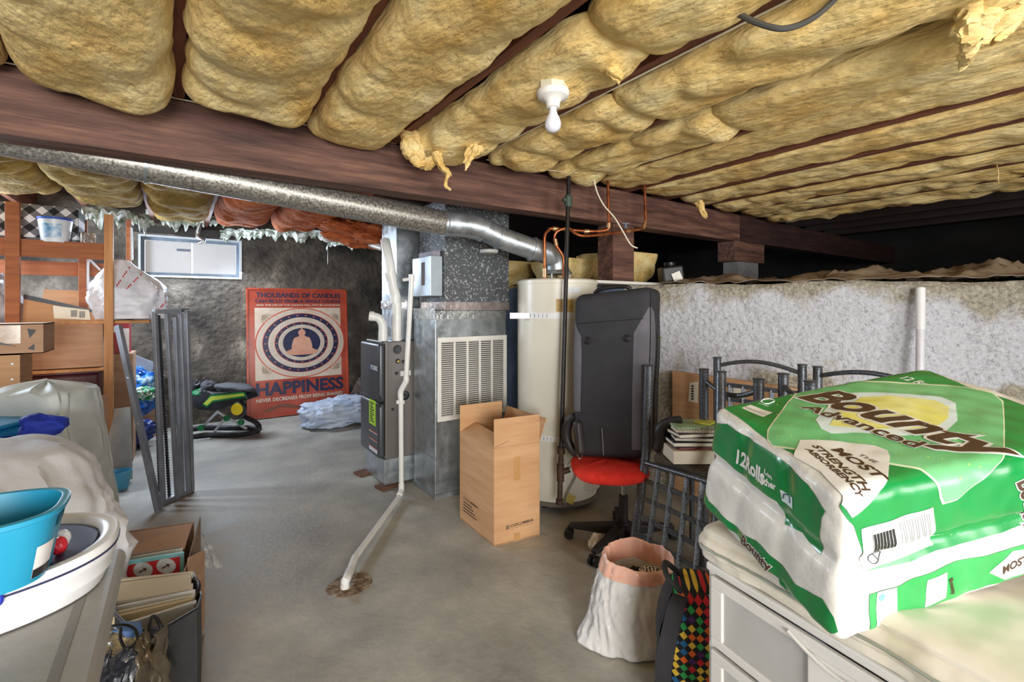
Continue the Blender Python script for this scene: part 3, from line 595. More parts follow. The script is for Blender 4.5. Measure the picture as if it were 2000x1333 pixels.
m=MB(); m.bx(dx0-.095,dx0-.004,2.95,3.25,1.385,1.66); m.build('housing',M('light steel','#a9b4bd','#c2ccd4',scale=4,rough=.4,metal=.5),cb,smooth=False,bev=.004)
m=MB(); m.bx(dx0-.06,dx0-.004,2.98,3.22,1.661,1.70); m.build('top_cover',M('cover grey','#8a8790','#97949c'),cb,smooth=False,bev=.004)
m=MB(); m.bx(dx0-.098,dx0-.0955,3.04,3.09,1.46,1.62); m.build('label_strip',M('label dark','#4b3f46','#6b5b52'),cb,smooth=False)
# condensate pipe to the floor drain
cp=T('condensate_pipe','thin white plastic drain pipe running from the duct down across the floor','pipe',(1.3,3.2,0))
A=pd(804,545,3.20); K1=pd(793,745,3.22); K2=pd(783,765,3.24); B0=pd(784,952,3.25); B0.z=.04
m=MB(); m.tube([A,K1],.0165,16); m.build('upper_pipe',pvc,cp)
m=MB(); m.tube(cr([K1+V((0,0,.03)),K1,K2,K2+V((0,0,-.05))],5),.019,16); m.tube([pd(775,786,3.24),pd(790,786,3.24)],.014,12); m.build('offset_fitting',pvc,cp)
m=MB(); m.tube([K2,B0+V((0,0,.05))],.0165,16); m.build('lower_pipe',pvc,cp)
D0=pZ(693,1090,.045); D1=pZ(676,1135,.04)
m=MB(); m.tube([B0+V((0,0,.06)),B0+V((0,0,.015)),lerp(B0,D0,.06)],.020,16); m.build('floor_elbow',pvc,cp)
m=MB(); m.tube([B0+V((0,0,-.01)),D0],.0165,16); m.tube([D0,D1],.018,16); m.build('floor_run',pvc,cp)
e_=pZ(674,1150,.0); m=MB(); m.tube(cr([lerp(D0,D1,.6),D1+V((0,0,.004)),V((e_.x,e_.y,.03)),V((e_.x,e_.y,-.02))],6),.021,16); m.build('drain_elbow',pvc,cp)
m=MB(); m.tube([pd(788,547,3.22),A+V((0,0,0))],.012,12); m.tube([A+V((0,0,-.02)),A+V((0,0,.03))],.02,14); m.build('stub',pvc,cp)
dc=pZ(683,1143,0); m=MB()
def drn(u,v):
    a=2*PI*u; r=(.02+.085*v)*(1+.2*nz((math.cos(a),math.sin(a),v),3)); p=V((dc.x+math.cos(a)*r*1.0,dc.y+math.sin(a)*r*.9,.0)); p.z=.003+.004*fb(p,60,3)*(1-v) + (0 if v<.95 else -.004); return p
m.surf(40,10,drn,cu=True); one(m,'floor_drain',M('drain grime','#5d4634','#a99a86',scale=30,rough=.9,bump=.6,bs=60,c3='#85705a'),'rough brown broken floor drain hole under the white pipe end','drain')
# round vent duct
vd=T('vent_duct','long round galvanised vent duct running under the beam to the water heater','duct',(1.5,2.7,1.8))
q0=pY(-60,262,2.68); q1=pY(865,436,2.68)
q0=V((-.75,2.68,1.995)); q1=pd(868,437,2.97)
m=MB(); m.tube([q0,q1],.077,36); m.build('long_section',galvduct,vd)
E=[pd(868,437,2.97),pd(915,441,3.02),pd(945,449,3.06),pd(975,464,3.1),pd(1040,487,3.18),pd(1068,495,3.22),pd(1084,509,3.26),pd(1087,530,3.27)]
m=MB(); P_=cr(E[:3],5); m.tube([q1]+P_[1:],.079,32); m.build('elbow',galv,vd)
m=MB(); m.tube(E[2:5],.072,32); m.build('short_section',galv,vd)
m=MB(); m.tube(cr(E[4:],5),.075,32); m.build('elbow',galv,vd)
m=MB()
m=None
for c_,d_ in((E[2],E[3]-E[2]),(E[3],E[4]-E[3]),(E[4],E[4]-E[3]),(q1,q1-q0),(q0+(q1-q0)*.30,q1-q0)):
    d_=d_.normalized(); MB().tube([c_-d_*.006,c_+d_*.006],.0825,32).build('crimp_ring',galv,vd)
pass
# water heater
hc=pd(1088,1003,3.285); hx,hy=hc.x,hc.y
wh=T('water_heater','tall cream white water heater with copper pipes on top','water heater',(hx,hy,0)); RH=.2725
m=MB(); m.lathe([(RH-.01,.05),(RH,.06),(RH,.45),(RH,1.46),(RH+.004,1.462),(RH+.004,1.485),(RH-.008,1.495),(.001,1.50)],(hx,hy,0),72); m.build('tank',heaterw,wh,ang=40)
m=MB(); m.lathe([(RH+.012,.04),(RH+.012,.065),(RH-.02,.066)],(hx,hy,0),72); m.build('bottom_ring',M('dark skirt','#6b665c'),wh)
for a in(.5,2.2,3.6,5.2):
    m=MB(); m.lathe([(.02,0),(.026,.04)],(hx+math.cos(a)*.2,hy+math.sin(a)*.2,0),16); m.build('foot',black,wh)
for zz in(pd(1060,617,3.02).z,pd(1075,858,3.02).z):
    m=MB(); m.lathe([(RH+.001,zz-.018),(RH+.003,zz-.018),(RH+.003,zz+.018),(RH+.001,zz+.018)],(hx,hy,0),72); m.build('earthquake_strap',whitepl,wh)
zz=pd(1060,617,3.02).z; m=MB(); p=pd(1018,617,3.12); m.box(p,(.15,.05,.04),rotm(0,0,-YAW)); m.build('strap_bracket',whitepl,wh,bev=.003,smooth=False)
m=MB()
for z0,pxs in((zz,range(1036,1072,8)),(pd(1075,858,3.02).z,range(1055,1078,7))):
    for x_ in pxs:
        r_=ray(x_,600); # slot on the front of the strap
        a=V((hx,hy,0)); o=CAM.copy(); o.z=0; b2=r_.x*a.x+r_.y*a.y; A2=r_.x**2+r_.y**2; c2=a.x**2+a.y**2-(RH+.0045)**2; t=(b2-math.sqrt(max(0,b2*b2-A2*c2)))/A2
        p=V((r_.x*t,r_.y*t,z0)); m.box(p,(.003,.003,.022),rotm(0,0,-YAW))
m.build('strap_slots',M('slot blue grey','#6a7480'),wh,smooth=False)
p=pd(1152,962,3.09); m=MB(); m.box((p.x,p.y,.24),(.10,.10,.22),rotm(0,0,-YAW-.5)); m.build('burner_control',heaterw,wh,bev=.006,smooth=False)
m=MB()
lt=CAM*0
def hang(px0,px1,z0,z1,rr,mat,name):
    vs=[]
    m=MB(); 
    def fn(u,v):
        x_=lerp(px0,px1,u); r_=ray(x_,600); b2=r_.x*hx+r_.y*hy; A2=r_.x**2+r_.y**2; c2=hx*hx+hy*hy-rr**2; t=(b2-math.sqrt(max(0,b2*b2-A2*c2)))/A2
        return V((r_.x*t,r_.y*t,lerp(z0,z1,v)))
    m.surf(14,4,fn); return m.build(name,mat,wh)
hang(1108,1134,1.40,1.437,RH+.0012,M('info label','#c9cdd2','#dfe2e6',scale=60,rough=.5),'info_label')
hang(1086,1119,1.28,1.36,RH+.0012,M('energy guide','#b58d4a','#d0ac66',scale=60,rough=.5),'yellow_label')
m=MB(); p=pd(1090,530,3.27); m.lathe([(.10,0),(.105,.01),(.085,.035),(.078,.06)],V((hx,hy,1.535)),32); 
for a in(.4,2,3.6,5.2): m.tube([V((hx+.09*math.cos(a),hy+.09*math.sin(a),1.495)),V((hx+.09*math.cos(a),hy+.09*math.sin(a),1.54))],.005,6)
m.build('draft_hood',galv,wh)
tg=pd(1113,975,2.99); m=MB(); m.box(tg,(.06,.004,.055),rotm(0,.45,-YAW)); one(m,'yellow_tag',M('tag yellow','#cdbb5e','#dccb70',rough=.6),'yellow paper tag hanging on the flexible gas line','tag',smooth=False)
cable('gas_connector',[pd(1112,915,2.93),pd(1122,905,2.95),pd(1124,930,2.97),pd(1112,955,2.98),pd(1104,975,2.98),pd(1106,990,3.0)],.006,M('grey flex','#8d8a7c','#a5a294',metal=.4,rough=.4),'grey flexible gas connector looping beside the black pipe')
# copper
def pipe(name,pts,r,mat,label,rings=(),n=6,grp=None):
    t_=T(name,label,'pipe',pts[0],group=grp); m=MB(); m.tube(cr(pts,n) if n else pts,r,14); m.build('pipe_run',mat,t_)
    if rings:
        m=MB()
        for a,b in rings: m.tube([a,b],r*1.45,14)
        m.build('fittings',M('solder joint','#b98a62','#d9b48f',metal=.8,rough=.3,scale=30),t_)
    return t_
x=V
a0=pd(1064,541,3.1); a1=pd(1064,462,3.1); a2=pd(1080,447,3.12); a3=pd(1150,452,3.18); a4=pd(1182,450,3.2); a5=pd(1189,442,3.2); a6=pd(1187,345,3.22)
a0.z=1.49
pipe('copper_pipe',[a0,lerp(a0,a1,.5),a1,lerp(a1,a2,.5)+V((0,0,.015)),a2,a3,a4,a5,lerp(a5,a6,.3),a6],.0105,copper,'copper pipe rising from the heater and bending right to the joists',[(lerp(a0,a1,.05),lerp(a0,a1,.25)),(a2,lerp(a2,a3,.12)),(lerp(a3,a4,-.3),lerp(a3,a4,.0)),(a5+V((0,0,-.012)),a5+V((0,0,.02)))])
b0=pd(1101,541,3.15); b1=pd(1100,505,3.12); b2=pd(1087,480,3.1); b3=pd(1083,462,3.1); b4=pd(1092,450,3.1); b5=pd(1112,447,3.12); b6=pd(1125,457,3.15); b7=pd(1150,461,3.18); b8=pd(1230,451,3.3); b9=pd(1256,446,3.35); b10=pd(1261,432,3.36); b11=pd(1258,345,3.38)
b0.z=1.49
pipe('copper_pipe',[b0,b1,b2,b3,b4,b5,b6,b7,b8,b9,b10,b11],.0095,copper,'second copper pipe looping behind the black pipe, reaching furthest right',[(b2,lerp(b2,b3,.7)),(lerp(b7,b8,.9),b8),(b9+V((0,0,-.005)),b10)])
m=MB(); p=pd(1222,447,3.28); m.tube([p,p+V((0,0,.03))],.009,10); m.box(p+V((0,0,.035)),(.05,.008,.008),rotm(0,0,-YAW)); one(m,'pipe_valve',M('grey blue valve','#5d6a75'),'small valve with a blue grey handle on the right copper pipe','valve')
# black gas pipe
g0=pd(1111,345,2.96); g1=pd(1110,392,2.95); g2=pd(1096,880,2.82); g3=pd(1093,985,2.80)
gp_=T('gas_pipe','long black iron gas pipe standing in front of the water heater','pipe',g3)
m=MB(); m.tube([g0,g2],.0135,18); m.build('riser',iron,gp_)
m=MB(); m.tube([g1+V((0,0,-.04)),g1+V((0,0,-.02)),g1,g1+V((0,0,.02)),g1+V((0,0,.035))],[.02,.027,.022,.027,.018],12); m.box(g1+V((-.03,0,0)),(.03,.02,.02)); m.build('shutoff_valve',M('green black valve','#2c3a33','#3c4a42',rough=.6),gp_)
m=MB(); m.tube([g2+V((0,0,.02)),g2,g2+V((0,0,-.02))],.024,18); q=lerp(g2,g3,.42); m.tube([q+V((0,0,.05)),q+V((0,0,-.05))],.022,18); m.tube([q,q+R*.055+V((0,0,.02))],.017,14); q=lerp(g2,g3,.62); m.tube([g2,g3],.0155,18); m.tube([g3+V((0,0,.0)),g3+V((0,0,.028))],.022,18); m.build('tee_and_drip_leg',rust,gp_)
# floor wrapped blanket by furnace, brown lump
m=MB(); c=pd(665,815,5.35); m.blob((c.x,c.y,.135),(.42,.28,.145),seed=3,amp=.25,fr=3,fold=.22,e=.8,zcut=.004); one(m,'blanket_bundle',M('pale blue cloth','#a9b9d2','#ccd6e6',scale=5,rough=.9,bump=.2,bs=90),'pale blue blanket bundle on the floor between poster and furnace','blanket')
m=MB(); c=pd(712,780,5.7); m.blob((c.x,c.y,.22),(.16,.16,.22),seed=13,amp=.3,fr=3,fold=.25,zcut=.004); one(m,'dark_bag',M('brown dark bag','#2f241f','#4a382e',scale=4,rough=.7),'dark brown bag slumped behind the pale blue blanket','bag')
m=MB(); p=pd(700,775,5.5); p.z=.45; m.box(p,(.05,.03,.07),rotm(.3,.3,0)); m.box(p+V((0,0,-.25)),(.3,.2,.42)); 
# ceiling lamp holder with pull chain at far end
p=pd(640,470,5.0)
pc_=T('pull_chain_lamp','white lamp holder with a hanging pull chain under the orange batts','light fixture',p)
m=MB(); m.lathe([(.06,.04),(.065,.01),(.04,-.01),(.02,-.02),(.001,-.02)],p,24); m.build('lamp_holder',white,pc_)
m=MB(); m.tube([p+V((0,0,-.01)),p+V((0,0,-.24))],.002,6); m.lathe([(.001,.01),(.008,.0),(.001,-.01)],p+V((0,0,-.25)),10); m.build('chain',M('chain','#a09a90',metal=.5,rough=.4),pc_)
m=MB(); m.tube([pd(675,474,4.6),pd(722,476,4.3),pd(750,485,4.0)],.03,16); one(m,'white_pipe',pvc,'white plastic pipe passing under the orange batts toward the furnace','pipe')
# ================= LEFT SIDE =================
YS=4.69
sh=T('wooden_shelf','rough pine shelving unit with posts and crossrails at the left','shelf',(-.7,YS,0))
def post(name,px0,px1,py0,Y,mat,dep=.04,z0=0,z1=None):
    a=pY(px0,py0,Y); b=pY(px1,py0,Y); m=MB(); m.bx(a.x,b.x,Y,Y+dep,z0,z1 if z1 else a.z); return m.build(name,mat,sh,smooth=False,bev=.002)
post('front_post',203,221,418,YS,pine); post('front_post',9,38,393,YS,pine2)
post('rear_post',246,256,440,YS+.8,pine2,z1=2.1); post('rear_post',153,170,510,YS+.45,pine2,z1=2.02)
a=pY(-120,478,YS+.041); b=pY(203,475,YS+.041)
m=MB(); m.bx(a.x,b.x,YS+.042,YS+.08,pY(120,503,YS).z,pY(120,470,YS).z); m.build('top_rail',pine2,sh,smooth=False,bev=.002)
zt=pY(120,470,YS).z
m=MB(); m.bx(a.x,b.x,YS+.081,YS+.52,zt-.03,zt-.01); m.build('top_board',pine2,sh,smooth=False)
m=MB(); zz=pY(170,525,YS+.45).z; m.bx(a.x,b.x-.02,YS+.50,YS+.54,zz-.06,zz+.05); m.build('rear_rail',pine2,sh,smooth=False)
zl=pY(130,724,YS).z
m=MB(); m.bx(a.x,b.x+.0,YS+.042,YS+.62,zl-.02,zl); m.build('middle_board',pine,sh,smooth=False)
m=MB(); m.bx(a.x,b.x,YS+.3,YS+.62,.30,.32); m.build('lower_board',pine,sh,smooth=False)
zb=pY(250,626,YS+.1).z; a2=pY(222,626,YS+.04); b2=pY(292,630,YS+.1)
m=MB(); m.bx(a2.x-.3,b2.x,YS+.06,YS+.36,zb-.022,zb); m.build('side_plank',pine,sh,smooth=False)
# checkered fabric box
gm,N,L,b,mp=checker_mat('buffalo check cloth',None,(11,11,11),rot=(0,.785,0))
sp=N.new('ShaderNodeSeparateXYZ'); L.new(mp.outputs[0],sp.inputs[0])
def frac_ge(src):
    f=N.new('ShaderNodeMath'); f.operation='FRACT'; L.new(src,f.inputs[0]); g=N.new('ShaderNodeMath'); g.operation='GREATER_THAN'; g.inputs[1].default_value=.5; L.new(f.outputs[0],g.inputs[0]); return g.outputs[0]
ad=N.new('ShaderNodeMath'); ad.operation='ADD'; L.new(frac_ge(sp.outputs[0]),ad.inputs[0]); L.new(frac_ge(sp.outputs[2]),ad.inputs[1])
dv=N.new('ShaderNodeMath'); dv.operation='DIVIDE'; dv.inputs[1].default_value=2; L.new(ad.outputs[0],dv.inputs[0])
r_=N.new('ShaderNodeValToRGB'); r_.color_ramp.interpolation='CONSTANT'; e=r_.color_ramp.elements; e[0].color=s2l('#17171a'); e[0].position=0; e[1].position=.75; e[1].color=s2l('#dcdce4'); q=e.new(.25); q.color=s2l('#6c6c74'); L.new(dv.outputs[0],r_.inputs[0]); L.new(r_.outputs[0],b.inputs['Base Color'])
a=pY(-40,392,YS+.2); b=pY(156,392,YS+.2); t=T('checkered_box','black and white diamond checked fabric box on the top shelf','fabric box',(b.x-.2,YS+.2,zt))
m=MB(); m.bx(a.x,b.x,YS+.14,YS+.48,zt-.009,zt+.27); m.build('box_body',gm,t,bev=.02,smooth=False)
m=MB(); m.bx(a.x-.004,b.x+.004,YS+.136,YS+.484,zt-.009,zt+.025); m.build('dark_trim',black,t,smooth=False)
p=pY(108,466,YS+.09); t=T('plastic_tub','white plastic tub with a blue rim in front of the checkered box','tub',(p.x,YS+.095,zt-.01))
tubw=M('tub white','#c3ccd8','#dfe3ea',scale=4,rough=.35)
m=MB(); m.lathe([(.075,0),(.078,.01),(.096,.165)],(0,0,0),40); m.build('tub_body',tubw,t,local=True)
m=MB(); m.lathe([(.097,.163),(.101,.166),(.101,.178),(.09,.18)],(0,0,0),40); m.build('blue_rim',M('rim blue','#2c55b5'),t,local=True)
m=MB(); m.surf(12,3,lambda u,v:V((math.sin(lerp(-.9,.5,u))*(.0825+.018*(.2+.6*v)),-math.cos(lerp(-.9,.5,u))*(.0825+.018*(.2+.6*v)),.03+.1*v))); m.build('tub_label',M('tub label','#4f8fc0','#c6d6e6',scale=25,rough=.4),t,local=True)
m=MB(); c=pd(150,462,3.55); m.box((c.x+.05,YS+.12,zt+.035),(.09,.08,.09),rotm(0,0,.4)); one(m,'small_silver_box',foil,'small shiny box beside the white tub on the shelf','box',smooth=False,bev=.004)
wfr=M('white trim strip','#b9bfc2','#d4d8d8',scale=5,rough=.5)
for i,(px0,py0,px1,py1,l) in enumerate(((172,507,172,566,'thin white upright strip behind the right shelf post'),(257,445,258,508,'thin white strip on the dark rear post by the window'),(176,508,196,528,'short slanting white strip under the shelf rail'))):
    m=MB(); a=pY(px0,py0,YS+.42 if i!=1 else YS+.79); b=pY(px1,py1,YS+.42 if i!=1 else YS+.79); m.beam(a,b,.016,.012,up=V((0,1,0))); one(m,'white_strip',wfr,l,'strip',smooth=False)
# big carton on the middle shelf
def carton(name,label,x0,x1,y0,y1,z0,z1,mat,rz=0,**k):
    t=T(name,label,'cardboard box',((x0+x1)/2,(y0+y1)/2,z0),rz); w,d,h=(x1-x0)/2,(y1-y0)/2,z1-z0; th=.006
    m=MB(); m.bx(-w,w,-d,-d+th,0,h); m.bx(-w,w,d-th,d,0,h); m.bx(-w,-w+th,-d+th,d-th,0,h); m.bx(w-th,w,-d+th,d-th,0,h); m.bx(-w,w,-d,d,-.0,.005)
    m.build('box_walls',mat,t,local=True,smooth=False); return t,w,d,h
xa=pY(62,700,YS+.1).x; xb=pY(201,700,YS+.1).x; zc=pY(130,632,YS+.1).z
t,w,d,h=carton('cardboard_box','large open cardboard box with a white shipping label on the middle shelf','',0,0,0,0,card2) if 0 else carton('cardboard_box','large open cardboard box with a white shipping label on the middle shelf',xa-.05,xb,YS+.1,YS+.56,zl+.001,zc,card2)
zf=pY(100,566,YS+.56).z-zl
m=MB(); m.hexa([V((-w,d,h)),V((w,d,h)),V((w,d+.006,h)),V((-w,d+.006,h)),V((-w+.03,d+.03,zf)),V((w-.02,d+.03,zf-.01)),V((w-.02,d+.036,zf-.01)),V((-w+.03,d+.036,zf))]); m.build('rear_flap',card,t,local=True,smooth=False)
c2_=pY(100,585,YS+.1).z-zl; c3_=pY(190,612,YS+.1).z-zl
m=MB(); m.hexa([V((-w,-d,h)),V((w,-d,h)),V((w,-d+.006,h)),V((-w,-d+.006,h)),V((-w,-d+.05,c2_+.02)),V((w,-d+.02,c3_)),V((w,-d+.026,c3_)),V((-w,-d+.056,c2_+.02))]); m.build('front_flap',card,t,local=True,smooth=False)
m=MB(); m.hexa([V((-w,-d+.045,c2_)),V((w,-d+.017,c3_-.012)),V((w,-d+.028,c3_-.012)),V((-w,-d+.06,c2_)),V((-w,-d+.046,c2_+.035)),V((w,-d+.018,c3_+.008)),V((w,-d+.03,c3_+.008)),V((-w,-d+.062,c2_+.035))]); m.build('black_tape_edge',M('dark tape','#14151a','#2a3145',scale=50,rough=.35),t,local=True,smooth=False)
o=V(((xa-.05+xb)/2,YS+.33,zl+.001)); 
def flp(px,py): p=pY(px,py,YS+.125)-o; return V((p.x,-d-.004,p.z))
m=MB(); m.poly([flp(107,622),flp(178,625),flp(175,606),flp(105,597)]); m.build('shipping_label',paper,t,local=True,smooth=False)
m=MB()
for k in range(9): m.poly([flp(140+k*1.4,619),flp(140.8+k*1.4,619),flp(140.8+k*1.4,606),flp(140+k*1.4,606)]); m.poly([flp(156+k*1.3,621),flp(156.7+k*1.3,621),flp(156.7+k*1.3,608),flp(156+k*1.3,608)])
for v in m.v: v.y-=.0012
m.build('barcode',ink,t,local=True,smooth=False)
# white plastic bag with red print on the side plank
m=MB(); c=pY(262,572,YS+.2)
def bag(u,v):
    a=2*PI*u; b=lerp(-1,1,v); prof=(1-max(0,b)**1.25*.84)*(1-.12*max(0,-b)**3)*(1+.08*min(0,b)*-1) if abs(b)<1 else .02
    top=pY(262,507,YS+.2).z; z=lerp(zb+.002,top,(b+1)/2)
    n=1+.18*nz((math.cos(a),math.sin(a),b),2)+.10*abs(nz((math.cos(a)*1.5,math.sin(a)*1.5,b),5))
    e_=.72; x=math.copysign(abs(math.cos(a))**e_,math.cos(a))*.235*prof*n; y=math.copysign(abs(math.sin(a))**e_,math.sin(a))*.15*prof*n
    return V((c.x-.03+x-.06*b*(b>0),YS+.21+y,z))
m.surf(72,48,bag,cu=True); m.f.append(tuple(71-i for i in range(72))); m.f.append(tuple(47*72+i for i in range(72))); m.mi+=[0,0]
bg=T('plastic_bag','bulging white plastic bag with red print sitting beside the shelf post','plastic bag',(c.x,YS+.2,zb))
m.build('bag_body',M('thin white plastic','#c9cad2','#dfe0e6',scale=4,rough=.4,bump=.25,bs=20),bg)
redp=M('red print','#b8323a','#c84048',rough=.5)
def bagp(px,py):
    # front surface of the bag at this pixel column/row
    p=pY(px,py,YS+.06); return p
m=MB()
for (x0,y0,x1,y1,hh) in((228,560,253,520,5),(247,566,277,535,5),(305,612,325,592,8)):
    n=9
    for k in range(n):
        if k%4==3: continue
        a=pY(lerp(x0,x1,k/n),lerp(y0,y1,k/n),YS+.03); b=pY(lerp(x0,x1,(k+.7)/n),lerp(y0,y1,(k+.7)/n),YS+.03); dz=V((-.006,0,.012*hh/5)); 
        m.poly([a,b,b+dz,a+dz])
ob=m.build('red_lettering',redp,bg,smooth=False)
sw=ob.modifiers.new('wrap','SHRINKWRAP'); sw.target=bg.children[0] if bg.children else None; sw.wrap_method='PROJECT'; sw.use_project_y=True; sw.use_negative_direction=True; sw.use_positive_direction=True; sw.offset=.002
# cartons lower left
a=pd(-60,808,3.0); b_=pd(28,808,3.0)
t,w,d,h=carton('cardboard_box','tall brown carton with dimpled front below the taped box at the left edge',-1.30,-.80,4.12,4.42,.0,1.022,card)
m=MB(); m.bx(-w,w,-d,d,h-.006,h); m.build('top_panel',card,t,local=True,smooth=False)
m=MB()
for k in range(5):
    for x_ in(w-.035,w-.16): m.lathe([(.009,0),(.006,.003),(.001,.004)],V((x_,-d,h-.06-.095*k)),8,ax=(0,-1,0))
m.build('staples',M('staple','#d9d2c8',rough=.3,metal=.4),t,local=True)
t,w,d,h=carton('cardboard_box','shallow taped cardboard box with torn corner stacked on the tall carton',-1.26,-.69,4.08,4.40,1.024,1.208,card2)
m=MB(); m.bx(-w,w,-d,d,h-.006,h); m.build('top_panel',card2,t,local=True,smooth=False)
m=MB(); m.bx(-w*.1,w-.1,-d-.0015,-d-.0005,h*.35,h*.95); m.build('clear_tape',M('shiny tape','#b09274','#d8c4ae',scale=15,rough=.12,coat=.6),t,local=True,smooth=False)
m=MB(); m.poly([V((w-.30,-d-.003,.085)),V((w-.11,-d-.003,.045)),V((w-.30,-d-.003,.12))],(0,-.003,0)); m.build('black_strap',black,t,local=True,smooth=False)
m=MB(); m.poly([V((w-.07,-d-.002,h-.03)),V((w-.03,-d-.002,h-.04)),V((w-.06,-d-.002,h-.09))],(0,-.001,0)); m.poly([V((w-.07,-d-.002,.03)),V((w-.04,-d-.002,.06)),V((w-.04,-d-.002,.02))],(0,-.001,0)); m.build('torn_holes',ink,t,local=True,smooth=False)
# grey thing at far left upper
m=MB(); c=pd(-22,600,3.3); m.blob((c.x,YS+.28,zl+.34),(.15,.14,.35),seed=8,amp=.25,fold=.15,zcut=zl+.001); one(m,'grey_bag',M('grey plastic','#7e828c','#a2a6b0',rough=.4),'grey plastic bag behind the left shelf post','plastic bag')
# maroon tote under the shelf
m=MB(); a=pY(55,738,YS-.35); b=pY(200,738,YS-.35); t=T('maroon_bin','dark maroon plastic bin under the middle shelf','bin',(a.x,YS-.2,0))
mar=M('maroon plastic','#3d0f17','#571a24',scale=4,rough=.4)
zt2=pY(120,742,YS-.2).z
m=MB(); m.bx(-1.25,-.50,YS+.10,YS+.29,.0,zt2); m.build('bin_body',mar,t,bev=.02,smooth=False)
m=MB(); m.bx(-1.26,-.49,YS+.09,YS+.295,zt2,zt2+.02); m.build('bin_rim',mar,t,bev=.006,smooth=False)
# cardboard sheet leaning by post
a=pd(160,775,3.42); b=pd(212,772,3.5); c=pd(213,935,3.52); d_=pd(160,935,3.4)
c.z=.004; d_.z=.004
m=MB(); m.poly([V((a.x,a.y-.05,0.004)),V((b.x+.0,b.y-.05,0.004)),b,a],(0,.006,0)); one(m,'cardboard_sheet',card2,'flat cardboard sheet leaning against the right shelf post','cardboard',smooth=False)
m=MB(); a=pd(216,800,3.62);b=pd(219,942,3.55); m.beam(V((a.x,a.y,a.z)),V((b.x,b.y,.003)),.012,.3,up=R); one(m,'white_panel_edge',wfr,'thin white panel standing edge-on behind the shelf post','panel',smooth=False)
# red carton, silver bits behind post
m=MB(); a=pY(228,690,YS+.55); b=pY(253,630,YS+.55); t=T('red_carton','red carton with white print behind the right shelf post','carton',(a.x,YS+.6,.7))
m.bx(a.x-.12,b.x,YS+.5,YS+.75,a.z,b.z); m.build('carton_body',M('carton red','#9c2226','#b13034',rough=.5),t,smooth=False)
m=MB(); m.bx(b.x-.04,b.x+.001,YS+.497,YS+.4995,a.z,b.z-.05); m.bx(b.x-.1,b.x-.05,YS+.497,YS+.4995,b.z-.08,b.z-.03); m.build('white_print',whitep,t,smooth=False)
m=MB(); zz=a.z; m.bx(a.x-.2,b.x+.03,YS+.45,YS+.8,0,zz-.002) ; tag(m.build('cardboard_box',card2,smooth=False),'worn cardboard box on the floor under the red carton','cardboard box')
m=MB(); c=pd(262,795,4.6); m.blob((c.x,c.y,.48),(.22,.16,.22),seed=21,amp=.3,fr=3,fold=.3,zcut=.2); one(m,'blue_bag',M('shiny blue white bag','#1f4fa8','#b9d3ea',scale=7,rough=.25,c3='#2f7fc8',lo=.42,hi=.6),'crumpled blue and white shopping bag behind the leaning grey bar','bag')
m=MB(); c=pd(280,790,4.45); m.blob((c.x,c.y,.50),(.10,.1,.06),seed=22,amp=.4,fr=3,fold=.3); one(m,'green_wrapper',M('green wrapper','#0f8a4a','#d7e8df',scale=14,rough=.25,lo=.5,hi=.56),'small green and white wrapper lying on the blue bag','wrapper')
m=MB(); c=pd(245,840,4.4); m.blob((c.x,c.y,.15),(.2,.15,.15),seed=23,amp=.3,fr=3,fold=.3,zcut=.003); one(m,'dark_blue_bag',M('dark blue bag','#152a6a','#22408f',scale=4,rough=.4),'dark blue bag on the floor beneath the crumpled shopping bag','bag')
m=MB(); a=pd(262,735,4.7); m.box((a.x+.02,a.y,.68),(.22,.02,.26),rotm(.1,.5,0)); one(m,'grey_board',M('grey card','#7d8086','#90939a',rough=.5),'tilted grey panel behind the leaning metal bars','board',smooth=False)
m=MB(); a=pd(262,735,4.9); m.box((a.x,a.y-.08,.29),(.5,.3,.58)); one(m,'cardboard_box',card2,'plain cardboard box in the far corner behind the metal frames','cardboard box',smooth=False)
m=MB(); c=pd(228,952,3.4); m.lathe([(.07,0),(.075,.01),(.10,.13),(.103,.133),(.098,.133),(.07,.012),(.001,.012)],(c.x,c.y-.0,.0),32,sx=.9,sy=.7); one(m,'blue_tub',M('light blue tub','#4b9dc0','#69b4d2',rough=.35),'small light blue tub on the floor beside the white sack','tub')
# dark steel frames stack
fr=T('steel_bed_frames','bundle of dark grey steel frames with link springs standing on end','steel frames',pZ(340,985,0))
fd=3.15
def fpx(px,py,dd): return pd(px,py,dd)
bars=[(302,609,319,990,3.13),(326,609,347,978,3.22),(343,620,356,975,3.28),(353,612,368,978,3.32),(365,606,375,976,3.36)]
for k,(x0,y0,x1,y1,dd) in enumerate(bars):
    m=MB(); a=pd(x0,y0,dd+.02); b=pd(x1,y1,dd); m.beam(V((a.x,a.y,a.z)),V((b.x,b.y,.004)),.03,.021,up=R); m.build('frame_bar',framegrey,fr,smooth=False,bev=.002)
m=MB(); m.beam(pd(300,609,3.14),pd(352,608,3.32),.028,.03); m.build('top_bar',framegrey,fr,smooth=False,bev=.002)
m=MB(); a=pd(315,992,3.12);b=pd(370,980,3.34);a.z=b.z=.018; m.beam(a,b,.028,.03); m.build('bottom_bar',framegrey,fr,smooth=False,bev=.002)
m=MB(); m.beam(pd(330,606,3.3),pd(366,606,3.5),.028,.03); m.build('top_bar',framegrey,fr,smooth=False,bev=.002)
for px0,px1,dd in((307,325,3.2),(297,306,3.3),(350,362,3.35)):
    m=MB(); a=pd(px0+3,616,dd); b=pd(px1+6,985,dd); b.z=.02; m.beam(a,b,.006,.02,up=F)
    n=70
    for k in range(n): p=lerp(a,b,(k+.5)/n); m.box(p,(.022,.012,.006),rotm(0,0,-YAW))
    m.build('spring_strip',M('dark spring','#1d1e21','#2c2d31',rough=.5),fr,smooth=False)
m=MB(); 
a=pd(306,616,3.3);b=pd(366,612,3.42);c=pd(372,975,3.42);d_=pd(325,985,3.3); c.z=d_.z=.03

